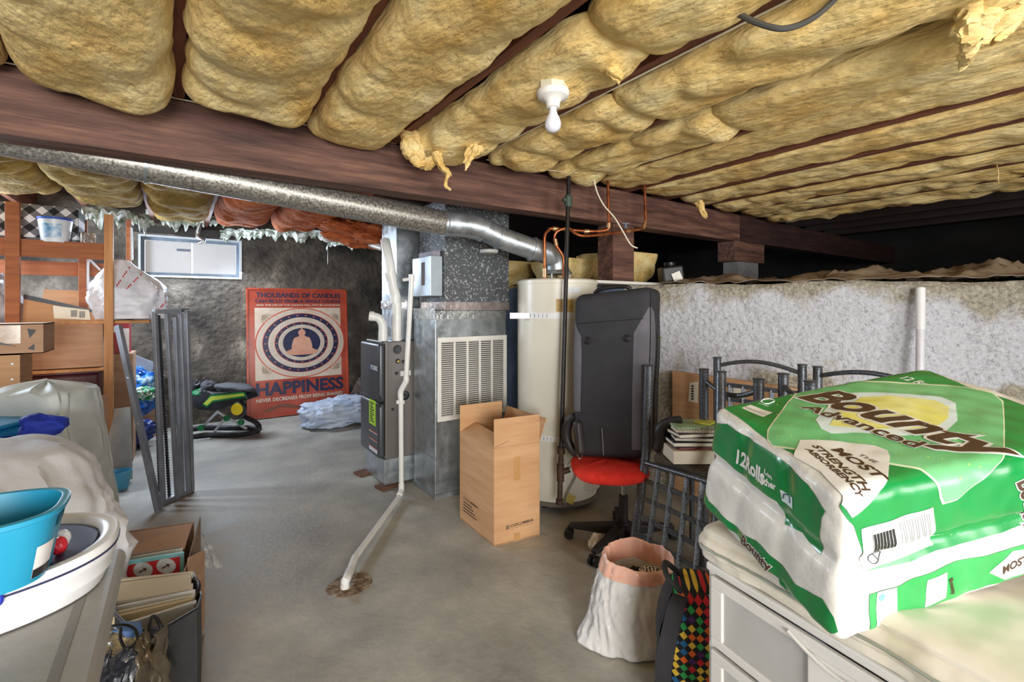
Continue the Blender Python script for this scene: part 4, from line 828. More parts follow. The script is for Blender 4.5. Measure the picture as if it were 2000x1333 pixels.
br=T('steel_angle_bar','loose grey steel bar leaning beside the frame bundle','steel bar',pZ(307,1003,0))
m=MB(); a=pd(228,636,3.3); b=pd(307,1003,3.03); b.z=.004; m.beam(a,b,.032,.008,up=F); m.beam(a+R*.014+F*.012,b+R*.014+F*.012,.006,.03,up=F); m.build('bar',framegrey,br,smooth=False)
m=MB()
for k in(.3,.55,.8): m.lathe([(.006,0),(.001,.003)],lerp(a,b,k)-F*.006,8,ax=tuple(-F))
m.build('rivets',foil,br)
# rocking ride-on toy
rc=pZ(440,862,0); rk=T('toy_rocker','green and black rocking ride-on toy with yellow wheels near the far wall','toy',(rc.x,rc.y,0))
td=4.75
def tp(px,py,o=0): return pd(px,py,td+o)
blk=M('toy black','#1c1d20','#26272b',rough=.45); grn=M('toy green','#0f6b3c','#138048',rough=.4); yl=M('toy yellow','#e3c91c','#efd733',rough=.4); ly=M('toy lime','#b6c94a','#c3d455',rough=.4); silv=M('toy silver','#b9c2c8','#d5dbe0',rough=.35,metal=.3); seatg=M('toy seat','#3a3a40','#46464c',rough=.7)
# rockers
for o in(0,.30):
    m=MB(); P_=[tp(376,862,-.05+o),tp(400,857,o),tp(440,853,o),tp(480,848,o),tp(505,840,o),tp(500,826,.03+o),tp(478,815,.06+o)]
    for p in P_:
        p.z=max(p.z,.025)
    m.tube(cr(P_,6),.024,12); m.build('rocker_rail',blk,rk)
m=MB(); m.tube([tp(378,858,-.05),tp(378,858,.3)],.02,10); m.tube([tp(503,838,0),tp(503,838,.3)],.02,10); m.build('rocker_crossbar',blk,rk)
m=MB(); m.tube([tp(374,866,-.08)+V((0,0,.02)),tp(412,862,-.06)+V((0,0,.02))],.014,10); m.build('chrome_rod',silv,rk)
for o in(.03,.22):
    for s_ in(((424,804),(482,838)),((444,812),(417,846)),((424,806),(394,836))):
        m=MB(); m.tube([tp(*s_[0],o),tp(*s_[1],o)],.013,10); m.build('silver_strut',silv,rk)
m=MB()
for q in((444,817),(394,836),(472,825)): p=tp(*q,.0); m.lathe([(.03,0),(.03,.02),(.012,.025),(.001,.025)],p,16,ax=tuple(-F))
m.build('green_hubs',grn,rk)
out=[(374,770),(384,764),(400,762),(412,768),(470,762),(482,772),(484,782),(466,787),(440,797),(418,804),(385,802),(376,790)]
m=MB(); m.poly([tp(x,y,.04) for x,y in out],F*.2); m.build('body',blk,rk,smooth=False,bev=.012)
m=MB(); m.poly([tp(x,y,.03) for x,y in((397,789),(412,775),(475,769),(478,773),(415,783),(404,793))],F*.008); m.build('lime_stripe',ly,rk,smooth=False)
m=MB(); m.poly([tp(x,y,.034) for x,y in((395,791),(411,772),(470,766),(479,768),(480,776),(416,786),(404,797))],F*.004); m.build('green_panel',grn,rk,smooth=False)
m=MB(); m.blob(tp(397,766,.12),(.10,.08,.05),seed=2,amp=.1); m.build('green_hood',grn,rk)
m=MB(); Q=rotm(0,.1,-YAW); m.blob(tp(460,758,.14),(.21,.11,.045),seed=5,amp=.15,fr=2,Q=Q); m.blob(tp(408,756,.14),(.06,.10,.07),seed=6,amp=.2,Q=rotm(0,-.5,-YAW)); m.build('seat',seatg,rk)
m=MB(); m.blob(tp(384,756,.14),(.05,.09,.07),seed=7,amp=.4); m.build('dashboard',blk,rk)
for o in(0,.28):
    m=MB(); p=tp(463,800,o); m.lathe([(.001,0),(.06,0),(.072,.012),(.072,.05),(.06,.06),(.001,.06)],p,32,ax=tuple(F)); m.build('wheel',blk,rk)
    m=MB(); m.lathe([(.06,0),(.058,.008),(.048,.010),(.001,.012)],p,24,ax=tuple(-F)); m.build('yellow_hubcap',yl,rk)
# frosted garment cover
def ppx(px,py,d): return pd(px,py,d)
m=MB(); 
def gz(u,v):
    # upright draped box: u around, v up
    a=2*PI*u; e=.45; ca=math.copysign(abs(math.cos(a))**e,math.cos(a)); sa=math.copysign(abs(math.sin(a))**e,math.sin(a))
    k=(1.0 if v<.93 else max(0,1-((v-.93)/.07)**2.5))
    w_=.185*(1-.05*v)*k; d_=.17*k
    n=.03*abs(nz((ca*2,sa*2,v*2),2.2))+.012*nz((ca*5,sa*5,v),4)
    c=pd(92,840,2.62); x=ca*w_*(1+n*4); y=sa*d_
    z=.0+.90*v+.03*nz((ca,sa,1),2)*(v>.6)
    return V((c.x,c.y,0))+R*(x+.14*(1-v)*1.0)+F*y+Z*max(0.003,z)
m.surf(80,60,gz,cu=True); gc=T('garment_cover','frosted translucent zip cover standing behind the white sack','storage cover',pd(105,840,2.62)*1); 
m.build('cover',gauze,gc)
m=MB()
for u in(.60,.93):
    m.tube([gz(u,v/20)-F*.004 for v in range(0,18)],.006,6)
m.build('binding',M('cream binding','#ccd0b4','#d8dcc4'),gc)
# white comforter sack
m=MB()
def sk(u,v):
    a=2*PI*u; b=PI*(v-.5); e=.75; cb_=max(0,math.cos(b))**.42
    q=V((math.cos(a)*cb_,math.sin(a)*cb_,math.sin(b)))
    n=1+.08*nz(q+V((4,0,0)),1.6)+.11*abs(nz(V((q.x,q.y,q.z*.35+3)),3.0))+.04*abs(nz(V((q.x+q.z*.5,q.y+7,q.z*.5)),6.0))+.055*max(0,1-abs(nz(V((q.x*.8+q.z,q.y+2,q.z*.6-q.x*.7)),3.4))*5)
    lean=.10*(q.z+1)
    r=(.445 if q.z<0 else .445-.07*q.z)*(1-.10*max(0,-q.z))
    x=q.x*r*n*1.0; y=q.y*.33*n; z=.42+q.z*.43*(1+.06*nz(q,3))
    if q.z>.5: z-=.0
    return V((-.56,2.28,0))+R*(x-.02)+F*y+Z*max(.003,z)
m.surf(150,90,sk,cu=True); one(m,'white_sack',sheet,'big rumpled white cloth sack behind the teal bin','sack')
# blue tarp and cyan box
tb=T('cyan_bin','cyan plastic bin half covered by a blue tarp behind the white sack','bin',(-1.2,2.9,.5))
c=pd(5,850,2.45)
m=MB(); m.box((c.x-.12,c.y,.62),(.55,.36,.20),rotm(0,0,-YAW+.1)); m.build('bin_body',cyanp,tb,bev=.03,smooth=False,seg=3)
m=MB(); m.box((c.x-.12,c.y,.735),(.58,.39,.02),rotm(0,0,-YAW+.1)); m.build('bin_lid',cyanp,tb,bev=.008,smooth=False)
m=MB(); m.box((c.x-.12,c.y,.26),(.6,.42,.519),rotm(0,0,-YAW+.1)); tag(m.build('cardboard_box',card,smooth=False),'cardboard box under the cyan bin, hidden behind the white sack','cardboard box')
m=MB()
def tarp(u,v):
    dd_=2.27+.30*(1-v); p=lerp(pd(-60,812,dd_),pd(108,808,dd_),u); q=V((p.x,p.y,.0)); z=.77-.16*v*(u>.0)*min(1,u*1.4)**1.5-.02; z+=.008*nz((u*4,v*2,2),1)
    w_=.34*(1-.75*v)
    return V((p.x,p.y,z))+F*(0)+Z*(.015*nz((u*4,v*3,0),1.2))
m.shell(50,24,tarp,(0,0,.006)); one(m,'blue_tarp',royal,'royal blue tarp bunched over the cyan bin','tarp')
m=MB(); m.blob(pd(84,832,2.22),(.085,.07,.055),seed=31,amp=.35,fr=1.6,fold=.12,e=.8); one(m,'blue_cloth',royal,'knotted end of blue cloth at the right of the cyan bin','cloth')
# ---- folding table with basin and teal bin
tbz=.74
tt=T('folding_table','scuffed grey plastic folding table at the bottom left corner','table',(-.5,.8,0))
m=MB()
prof=[(-.86,.36),(-.14,.36)]
m.bx(-.90,-.103,.05,1.47,tbz-.045,tbz); m.build('tabletop',tablegrey,tt,bev=.022,smooth=False,seg=4)
m=MB(); m.bx(-.165,-.150,.1,1.42,tbz+.0002,tbz+.0012); m.build('top_seam',M('table seam','#7d7b77'),tt,smooth=False)
for x_ in(-.82,-.22):
    for y_ in(.25,1.25):
        m=MB(); m.tube([V((x_,y_,tbz-.045)),V((x_,y_,0.0))],.014,12); m.build('leg',framegrey,tt)
bs=T('wash_basin','collapsible white basin with a navy inside, lying flat on the grey table','basin',(-.375,1.33,tbz))
def oval(m,prof,sx,sy,c,n=72,p=.85):
    vs=[];fs=[]
    for r,z in prof:
        for k in range(n):
            a=2*PI*k/n; ca=math.copysign(abs(math.cos(a))**p,math.cos(a)); sa=math.copysign(abs(math.sin(a))**p,math.sin(a)); vs.append(V((c[0]+ca*(sx+r),c[1]+sa*(sy+r),c[2]+z)))
    m_=len(prof)
    for i in range(m_-1):
        for k in range(n): fs.append((i*n+k,i*n+(k+1)%n,(i+1)*n+(k+1)%n,(i+1)*n+k))
    fs.append(tuple(range(n-1,-1,-1))); fs.append(tuple((m_-1)*n+k for k in range(n))); m.add(vs,fs)
m=MB(); oval(m,[(-.045,0.001),(-.02,.004),(-.012,.03),(-.006,.032),(-.004,.055),(.0,.06),(.004,.088),(.0,.094),(-.012,.095),(-.024,.09),(-.03,.075),(-.06,.07)],.265,.185,(0,0,0)); m.build('basin_body',whitepl,bs,local=True,ang=50)
m=MB(); oval(m,[(-.031,.0705),(-.033,.083),(-.045,.086),(-.075,.084)],.265,.185,(0,0,0)); m.build('collapsed_floor',navy,bs,local=True,ang=50)
m=MB(); oval(m,[(-.0015,.0745),(.0045,.075),(.0047,.0785),(-.0015,.079)],.265,.185,(0,0,0)); m.build('navy_line',navy,bs,local=True)
m=MB(); p=pd(4,1161,.815); m.lathe([(.016,0),(.016,.004),(.012,.006),(.001,.006)],p-V((-.375,1.33,tbz))-F*.012,20,ax=tuple(-F)); m.build('blue_button',M('button blue','#2338b5'),bs,local=True)
tbn=T('teal_bin','teal plastic storage bin sitting in the white basin','bin',(-.368,1.205,.828))
m=MB(); 
m0=(-.37,1.20,.827)
m=MB(); oval(m,[(-.028,0),(-.02,.004),(.0,.113),(.006,.116),(.006,.124),(.0,.126),(-.006,.124),(-.026,.012),(-.05,.008)],.192,.105,(0,0,0),p=.6); m.build('bin_body',teal,tbn,local=True,ang=40)
def ovs(ang,t,off=0):
    ca,sa=math.cos(ang),math.sin(ang); ca=math.copysign(abs(ca)**.6,ca); sa=math.copysign(abs(sa)**.6,sa); r=-.02+.02*t+off
    return V((ca*(.192+r),sa*(.105+r),.004+.109*t))
m=MB(); m.surf(12,3,lambda u,v:ovs(lerp(-.16,.30,u),.78+.12*v-.03*abs(u-.5)*2*(1 if v<.5 else -1),.0012)); m.build('handle_slot',M('slot teal','#12627f'),tbn,local=True)
a=pd(84,1075,.9);
m=MB(); m.surf(10,4,lambda u,v:ovs(lerp(-.55,-.12,u),.08+.5*v,.001)); m.build('price_label',M('bin label','#e0dcda','#efecea'),tbn,local=True)
m=MB(); m.surf(10,3,lambda u,v:ovs(lerp(-.55,-.12,u),.08+.14*v,.0016)); m.build('label_band',ink,tbn,local=True)
m=MB(); c=pd(115,1062,.93); m.blob((c.x,c.y,.842),(.013,.012,.017),seed=3,amp=.1); one(m,'red_cap_bottle',M('bottle cap red','#c9202a','#d93540',rough=.3),'small red capped thing beside the teal bin in the basin','cap')
m=MB(); c=pd(119,1046,.95); m.blob((c.x,c.y,.845),(.016,.014,.018),seed=4,amp=.1); one(m,'white_bottle',whitepl,'white bottle lying behind the red cap in the basin','bottle')
# ---- folder box, tote, insulated bag
fb_=T('file_box','kraft cardboard box full of folders on the floor behind the black tote','cardboard box',pd(300,1120,1.9)*1)
def up(px,py,d,z0=None): p=pd(px,py,d); return p if z0 is None else V((p.x,p.y,z0))
def plate(par,name,mat,x0,y0,x1,y1,d0,d1,th=.004,z0=.01,lean=.0,bev=0):
    """upright sheet whose top edge runs between two pixels, reaching down to z0"""
    a=pd(x0,y0,d0); b=pd(x1,y1,d1); m=MB(); f_=V((a.x,a.y,0)); n=(b-a); n.z=0; n=V((-n.y,n.x,0)).normalized()
    m.poly([V((a.x,a.y,z0))+n*lean*-1,V((b.x,b.y,z0))+n*lean*-1,b,a],n*th); return m.build(name,mat,par,smooth=False,bev=bev)
plate(fb_,'rear_flap',card2,205,1045,378,1020,2.0,2.02,lean=.0)
m=MB(); q=[pd(205,1048,1.99),pd(376,1022,2.01),pd(360,1072,1.86),pd(205,1092,1.80)]; m.poly(q,(0,0,-.005)); m.build('top_flap',card2,fb_,smooth=False)
plate(fb_,'white_folder',paper,205,1098,356,1072,1.78,1.84,th=.006)
plate(fb_,'grey_folder',M('grey folder','#8c8a86'),205,1092,352,1070,1.80,1.86,th=.004)
pb=T('activity_board','teal edged red board with round white pictures standing in the file box','board',pd(290,1110,1.75)*1)
plate(pb,'board',M('pale teal','#8fd0d6','#9edbe0',rough=.4),207,1103,358,1080,1.72,1.78,th=.008)
def brd(px,py,o=-.0012): 
    t_=(px-207)/(358-207); p=pd(px,py,lerp(1.72,1.78,t_)); return p-F*(.001-o)
m=MB(); m.poly([brd(218,1110),brd(352,1087),brd(352,1180),brd(218,1200)]); m.build('red_panel',M('board red','#d8333c','#e04048',rough=.4),pb,smooth=False)
for cx,cy in((281,1113),(326,1105),(236,1135)):
    m=MB(); m.poly([brd(cx+19*math.cos(a*PI/16),cy+15*math.sin(a*PI/16),-.003) for a in range(32)]); m.build('round_picture',M('board white','#d9dde0','#eef0f0',scale=50),pb,smooth=False)
    m=MB(); m.poly([brd(cx+x,cy+y,-.0045) for x,y in((-8,3),(2,-2),(-1,-5),(8,-4),(5,3),(3,0),(-6,6))]); m.build('arrow_mark',M('arrow','#6b4a50'),pb,smooth=False)
plate(fb_,'right_side',card2,362,1115,385,1060,1.72,2.0,th=.006)
plate(fb_,'foil_lined_flap',M('flap edge','#7a6350','#8f7763'),362,1118,392,1010,1.75,2.05,th=.004)
m=MB(); c=pd(393,1075,2.05)
m.surf(14,14,lambda u,v:lerp(pd(385,1040,2.1),pd(395,1110,2.0),v)+R*(u*.07*(.3+v))+V((0,0,.012*nz((u*4,v*5,1),2)))+F*(.02*nz((u*5,v*5,3),1.5)))
m.build('clear_wrap',M('clear film','#b8bdc0','#e8ecee',scale=30,rough=.1,alpha=.55),fb_)
plate(fb_,'outer_panel',card2,370,1090,400,1075,1.72,1.92,th=.006)
tg_=T('black_tote','black tote bag stuffed with files and papers on the floor','tote bag',pd(310,1250,1.5)*1)
tm=M('tote black','#29292b','#38383a',scale=5,rough=.75,bump=.1,bs=120)
P4=[up(215,1150,1.55,0),up(392,1128,1.60,0),up(386,1215,1.28,0),up(245,1280,1.20,0)]
def tote(u,v):
    q=[pd(222,1150,1.60),pd(378,1120,1.66),pd(393,1165,1.50),pd(384,1190,1.36),pd(330,1222,1.27),pd(262,1235,1.24),pd(225,1200,1.35)]
    n=len(q); s_=u*n; i=int(s_)%n; t_=s_-int(s_); a,b=q[i],q[(i+1)%n]; p=lerp(a,b,t_*t_*(3-2*t_)); c=sum(q,V((0,0,0)))/n
    p2=V((lerp(p.x,c.x,.05),lerp(p.y,c.y,.05),0)); r=lerp(V((p2.x,p2.y,.003)),p,v); return r+ (r-V((c.x,c.y,r.z)))*(.04*math.sin(PI*v)+.02*nz(r,12)*(1-v))
m=MB(); m.surf(84,16,tote,cu=True); 
m.build('bag_body',tm,tg_)
m=MB(); m.tube([tote(u/84,1) for u in range(85)],.004,8); m.build('bag_rim',black,tg_)
mats=[paper,M('manila','#e3cfa4','#ead9b2',rough=.8),whitep,M('cream folder','#ddd3bd','#e6ddca',rough=.8)]
for (x0,y0,x1,y1,d0,d1,mt,nm) in((224,1135,374,1120,1.56,1.60,3,'cream_folder'),(222,1176,374,1144,1.47,1.52,3,'cream_folder'),(222,1188,378,1156,1.44,1.48,2,'paper_stack'),(218,1200,376,1165,1.42,1.46,0,'paper_stack'),(216,1208,372,1172,1.40,1.44,1,'manila_folder'),(230,1225,380,1177,1.36,1.40,2,'white_sheets')):
    plate(tg_,nm,mats[mt],x0,y0,x1,y1,d0,d1,th=.012,z0=.03)
m=MB(); q=[pd(222,1140,1.55),pd(372,1121,1.59),pd(374,1152,1.50),pd(222,1176,1.46)]; m.poly(q,(0,0,-.01)); m.build('folder_face',mats[3],tg_,smooth=False)
m=MB(); a=pd(392,1168,1.5); m.tube(cr([pd(378,1130,1.62),pd(388,1140,1.56),pd(386,1160,1.52),pd(378,1172,1.5)],5),.006,8); m.build('handle',black,tg_)
ib=T('insulated_bag','shiny brown and black quilted insulated bag in front of the tote','bag',pd(250,1290,1.15)*1)
ibm=M('quilted black','#17171b','#3a3a42',scale=60,rough=.3,coat=.4,bump=.5,bs=80); brm=M('metallic brown','#3b342c','#6b5f4e',scale=8,rough=.35,metal=.5,bump=.2,bs=60)
def sheetq(a,b,c,d,th,amp,seed,nu=24,nv=24):
    m=MB(); m.shell(nu,nv,lambda u,v:lerp(lerp(a,b,u),lerp(d,c,u),v)+F*(amp*nz((u*4,v*4,seed),1.2))+Z*(amp*.4*nz((u*3,v*3,seed+4),1.2)),th); return m
m=sheetq(pd(195,1285,1.13),pd(265,1265,1.15),pd(262,1420,1.17),pd(175,1420,1.15),F*.006,.03,1); m.build('quilted_front',ibm,ib)
m=sheetq(pd(262,1285,1.12),pd(318,1225,1.16),pd(332,1400,1.18),pd(278,1420,1.14),F*.006,.03,2); m.build('brown_side',brm,ib)
m=sheetq(pd(200,1228,1.20),pd(262,1228,1.22),pd(265,1285,1.16),pd(197,1288,1.14),F*.004,.02,3); m.build('silver_lining',foil,ib)
m=sheetq(pd(205,1225,1.22),pd(330,1250,1.26),pd(330,1420,1.26),pd(205,1420,1.24),F*.004,.01,8); m.build('bag_back',ibm,ib)
m=MB(); m.tube(cr([pd(207,1226,1.2),pd(240,1221,1.21),pd(262,1228,1.2),pd(268,1250,1.17),pd(248,1268,1.14),pd(236,1250,1.15),pd(236,1228,1.18)],6),.0035,8); m.build('handle',black,ib)
m=MB(); m.tube(cr([pd(290,1232,1.18),pd(297,1205,1.2),pd(310,1215,1.22),pd(322,1250,1.22),pd(342,1300,1.24)],6),.0045,8); m.build('handle',black,ib)
m=sheetq(pd(266,1250,1.13),pd(286,1228,1.15),pd(300,1300,1.11),pd(272,1300,1.10),F*.004,.012,6); m.build('brown_flap',brm,ib)
m=MB(); q=pd(250,1240,1.22); m.box(q,(.05,.03,.05),rotm(.2,0,-YAW)); one(m,'blue_folder',M('blue paper','#5b86c9','#6f98d8'),'blue folder seen inside the insulated bag','folder',smooth=False)
# ================= RIGHT SIDE =================
def G(lat,d,z=0): return F*d+R*lat+Z*z
def proj(p): q=V(p)-CAM; d=q.dot(F); return (1000+FP*q.dot(R)/d, 600-FP*q.z/d)
class RBox:
    """soft box: 8 corners, real edge lengths, rounded edges, bulging faces; q in metres on the sharp box"""
    def __init__(s,cn,dims,r,bulge=lambda q,d:0): s.c=[V(c) for c in cn]; s.d=dims; s.r=r; s.b=bulge
    def tri(s,p):
        i,j,k=(p[a]/s.d[a] for a in range(3)); c=s.c
        lo=lerp(lerp(c[0],c[1],i),lerp(c[3],c[2],i),j); hi=lerp(lerp(c[4],c[5],i),lerp(c[7],c[6],i),j); return lerp(lo,hi,k)
    def at(s,q,off=0):
        q=V(q); c=V([min(max(q[a],s.r),s.d[a]-s.r) for a in range(3)]); d=q-c
        if d.length<1e-9: return s.tri(q)
        d.normalize(); return s.tri(c+d*(s.r+off+s.b(q,d)))
    def mesh(s,m,n):
        key={}; vs=[]; fs=[]
        def vid(q):
            k=tuple(round(x,5) for x in q)
            if k not in key: key[k]=len(vs); vs.append(s.at(q))
            return key[k]
        ns=[max(2,int(round(s.d[a]/n))) for a in range(3)]
        for a in range(3):
            b,c=(a+1)%3,(a+2)%3
            for side in(0,1):
                g=[[None]*(ns[c]+1) for _ in range(ns[b]+1)]
                for i in range(ns[b]+1):
                    for j in range(ns[c]+1):
                        q=[0,0,0]; q[a]=s.d[a]*side; q[b]=s.d[b]*i/ns[b]; q[c]=s.d[c]*j/ns[c]; g[i][j]=vid(q)
                for i in range(ns[b]):
                    for j in range(ns[c]):
                        f=(g[i][j],g[i+1][j],g[i+1][j+1],g[i][j+1]); fs.append(f if side else f[::-1])
        return m.add(vs,fs)
    def inv(s,fix,px,py):
        """physical (a,b) on the face whose fixed axis/value is fix=(axis,val) seen at the given pixel"""
        ax,val=fix; o=[a for a in range(3) if a!=ax]; x=[s.d[o[0]]/2,s.d[o[1]]/2]
        def f(x): q=[0,0,0]; q[ax]=val; q[o[0]]=x[0]; q[o[1]]=x[1]; return np.array(proj(s.tri(q)))
        for _ in range(12):
            r=f(x)-np.array([px,py]); J=np.array([(f([x[0]+1e-5,x[1]])-f(x))/1e-5,(f([x[0],x[1]+1e-5])-f(x))/1e-5]).T
            dx=np.linalg.solve(J,-r); x=[x[0]+dx[0],x[1]+dx[1]]
        return (x[0],x[1])
# ---- paper towel pack
DX,DY,DZ=.67,.42,.28
def bulge(q,d):
    b=.0035*noise.noise(q*9)+.0022*noise.noise(q*27)
    if abs(d.z)<.6:
        b-=.014*math.exp(-((q.z-.145)/.016)**2)
        if d.x<-.5:
            b-=.006*(math.exp(-((q.y-.14)/.02)**2)+math.exp(-((q.y-.28)/.02)**2)); b+=.0022*noise.noise(V((q.x,q.y*30,q.z*9)))
    else: b+=.006*math.sin(PI*q.x/DX)*math.sin(PI*q.y/DY)
    return b
corn=[pd(1633,1270,.872),pd(2165,1075,1.015),pd(1783,895,1.42),pd(1364,988,1.30),pd(1648,968,.843),pd(2225,850,.98),pd(1806,716,1.36),pd(1396,792,1.25)]
pk=RBox(corn,(DX,DY,DZ),.027,bulge)
bt=T('paper_towel_pack','large green and white twelve roll pack of paper towels on the drawers','paper towels',lerp(corn[0],corn[2],.5))
m=MB(); pk.mesh(m,.009); m.build('wrapped_rolls',towel,bt,ang=80)
def z7(x,y): return (1360+x/2.469,720+y/2.469)
def foldTF(a,b):   # top face, folding over the near long edge onto the front
    return V((a,b,DZ)) if b>=0 else V((a,0,DZ+b))
def foldL(a,b): return V((0,a,b)) 
def ptT(x,y): return pk.inv((2,DZ),*z7(x,y))
def ptF(x,y): a=pk.inv((1,0),*z7(x,y)); return (a[0],a[1]-DZ)
def ptL(x,y): return pk.inv((0,0),*z7(x,y))
def decal(name,pts,fold,mat,off,par=None,holes=None,maxlen=.012):
    vs,fs=refine(pts,[tuple(range(len(pts)))],maxlen); m=MB(); m.add([pk.at(fold(v[0],v[1]),off) for v in vs],fs); return m.build(name,mat,par or bt,ang=80)
def dtext(name,t,o,x,fold,mat,off,hr,bold=.02,sh=.18,par=None,flip=1,ml=.006):
    o=V((*o,0));x=V((*x,0))-o; up=V((-x.y,x.x,0))*hr*flip; up=up+x.normalized()*up.length*sh
    vs,fs=text_mesh(t,bold); vv=[o+x*a+up*b for a,b in vs]; vs,fs=refine(vv,fs,ml); m=MB(); m.add([pk.at(fold(v[0],v[1]),off) for v in vs],fs)
    return m.build(name,mat,par or bt,ang=80,smooth=False)
top=[ptT(*p) for p in((130,185),(300,140),(460,103),(640,72),(820,42),(930,26),(1000,15),(1130,15),(1300,90),(1400,125),(1500,150),(1640,205))]+[ptF(*p) for p in((1640,745),(1500,790),(1300,850),(1170,885),(1060,930),(833,985))]+[ptF(760,760)]+[ptT(*p) for p in((740,660),(700,600),(600,480),(475,418),(350,345),(225,252))]
decal('green_panel',top,foldTF,green,.0008)
decal('white_outline',[ptT(*p) for p in((338,338),(343,298),(440,165),(500,100),(620,74),(760,64),(900,68),(1100,80),(1300,95),(1430,124),(1480,165),(1486,300),(1486,405),(1478,484),(1425,576),(1370,597),(1300,577),(1080,497),(900,467),(700,437),(480,402),(356,367))],foldTF,M('outline cream','#dfe9c4','#e8f0d2',rough=.3),.0014)
decal('light_green_panel',[ptT(*p) for p in((346,334),(351,300),(445,172),(505,108),(622,80),(760,70),(900,75),(1100,86),(1300,101),(1428,130),(1473,170),(1479,300),(1479,403),(1470,480),(1420,569),(1370,590),(1300,570),(1080,490),(900,460),(700,430),(480,395),(362,361))],foldTF,green2,.0019)
decal('white_halo',[ptT(*p) for p in((600,305),(572,262),(640,185),(715,128),(850,128),(1030,138),(1180,150),(1248,180),(1258,262),(1180,332),(1000,344),(750,326),(650,326))],foldTF,M('halo','#d5ecef','#e8f5f0',rough=.3),.0024)
decal('yellow_centre',[ptT(*p) for p in((640,290),(690,215),(800,150),(930,148),(1150,168),(1218,200),(1212,250),(1150,300),(950,312),(760,305))],foldTF,yel,.0029)
m=MB()
for k in range(16):
    for l in range(9):
        a=ptT(390+k*66,130+l*50+k*6)
        if (k+l)%3==0: continue
        x_,y_=z7(390+k*66,130+l*50+k*6)
        ins=(370<390+k*66<1450) and (130+.02*k*66 < 130+l*50+k*6 < 370+.16*k*66)
        if ins:
            r=.0026; m.poly([pk.at(foldTF(a[0]+r*math.cos(t*PI/3),a[1]+r*math.sin(t*PI/3)),.0022) for t in range(6)])
m.build('dot_pattern',M('dot lime','#a9dc74',rough=.3),bt,smooth=False)
o1=ptT(418,160); e1_=ptT(1290,462)
for nm,mt,of,b_ in(('lettering_outline',whitep,.0034,.07),('brand_lettering',brown,.0041,.032)):
    dtext(nm,'Bounty',o1,e1_,foldTF,mt,of,.40,bold=b_,sh=.36)
for nm,mt,of,b_ in(('lettering_outline',whitep,.0037,.07),('brand_lettering',brown,.0043,.022)):
    dtext(nm,'Advanced',ptT(498,205),ptT(1048,405),foldTF,mt,of,.165,bold=b_,sh=.1)
badge=[ptT(*p) for p in((500,352),(560,350),(700,362),(860,385),(920,410),(932,440),(925,520))]+[ptT(910,590),ptT(880,650),ptT(860,672),ptT(800,655),ptT(740,645),ptT(600,500),ptT(470,425)]
decal('white_badge',badge,foldTF,whitep,.0026)
for t,a,b,h_ in(('THE',(775,425),(862,468),.26),('MOST',(645,395),(868,545),.20),('STRENGTH',(553,382),(805,585),.115),('ABSORBENCY',(520,398),(795,612),.085)):
    dtext('badge_lettering',t,ptT(*a),ptT(*b),foldTF,brown,.0032,h_,bold=.03 if t!='THE' else .0,sh=.1)
dtext('small_lettering','12 Rolls',ptT(975,56),ptT(1150,105),foldTF,whitep,.0018,.34,bold=.03)
dtext('small_lettering','GREEN',ptT(925,52),ptT(1030,72),foldTF,whitep,.0018,.1,bold=.0) if 0 else None
for nm,mt,of,b_ in(('lettering_outline',whitep,.0018,.08),('brand_lettering',brown,.0024,.03)):
    dtext(nm,'Bounty',ptF(1508,560),ptF(1600,800),foldTF,mt,of,.33,bold=b_,sh=.3)
decal('recycling_label',[ptT(*p) for p in((218,190),(262,178),(368,215),(322,240))],foldTF,whitep,.0014)
m=MB()
for k in range(12):
    t=k/12; a=ptT(lerp(240,345,t),lerp(190,228,t)-6+2); b=ptT(lerp(225,325,t)+10,lerp(196,234,t)-2); w_=.0016
    m.poly([pk.at(foldTF(a[0],a[1]),.0019),pk.at(foldTF(a[0]+w_,a[1]),.0019),pk.at(foldTF(b[0]+w_,b[1]),.0019),pk.at(foldTF(b[0],b[1]),.0019)])
m.build('small_barcode',ink,bt,smooth=False)
m=MB(); 
P_=[ptT(*p) for p in((310,162),(325,152),(350,150),(372,155),(376,162),(350,172),(330,172))]
m.tube([pk.at(foldTF(*p),.002) for p in P_+[P_[0]]],.0012,5); m.build('forest_mark',whitep,bt)
dtext('small_lettering','FSC',ptT(298,170),ptT(345,186),foldTF,whitep,.0018,.2,bold=.02)
# barcode label on the front
lab=[ptF(*p) for p in((795,775),(960,722),(1138,668),(1155,760),(1168,868),(1000,925),(818,985),(800,870))]
decal('product_label',lab,foldTF,whitep,.0018)
m=MB()
for k in range(22):
    t=k/22; w_=.0016*(1+((k*7)%3))/2
    a=ptF(lerp(843,952,t),lerp(800,768,t)); b=ptF(lerp(855,962,t),lerp(892,858,t)); n=5
    L0=[(lerp(a[0],b[0],i/n),lerp(a[1],b[1],i/n)) for i in range(n+1)]
    for i in range(n): m.poly([pk.at(foldTF(*L0[i]),.0024),pk.at(foldTF(L0[i][0]+w_,L0[i][1]),.0024),pk.at(foldTF(L0[i+1][0]+w_,L0[i+1][1]),.0024),pk.at(foldTF(*L0[i+1]),.0024)])
m.build('barcode',ink,bt,smooth=False)
m=MB()
for k in range(13):
    t=k/13; a=ptF(lerp(975,1125,t),lerp(742,690,t)); b=ptF(lerp(995,1150,t),lerp(742,690,t)+150-((k*53)%5)*14); n=8
    L0=[(lerp(a[0],b[0],i/n),lerp(a[1],b[1],i/n)) for i in range(n+1)]
    for i in range(n): m.poly([pk.at(foldTF(*L0[i]),.0024),pk.at(foldTF(L0[i][0]+.0012,L0[i][1]),.0024),pk.at(foldTF(L0[i+1][0]+.0012,L0[i+1][1]),.0024),pk.at(foldTF(*L0[i+1]),.0024)])
m.build('small_print',M('print grey','#8b8b8b'),bt,smooth=False)
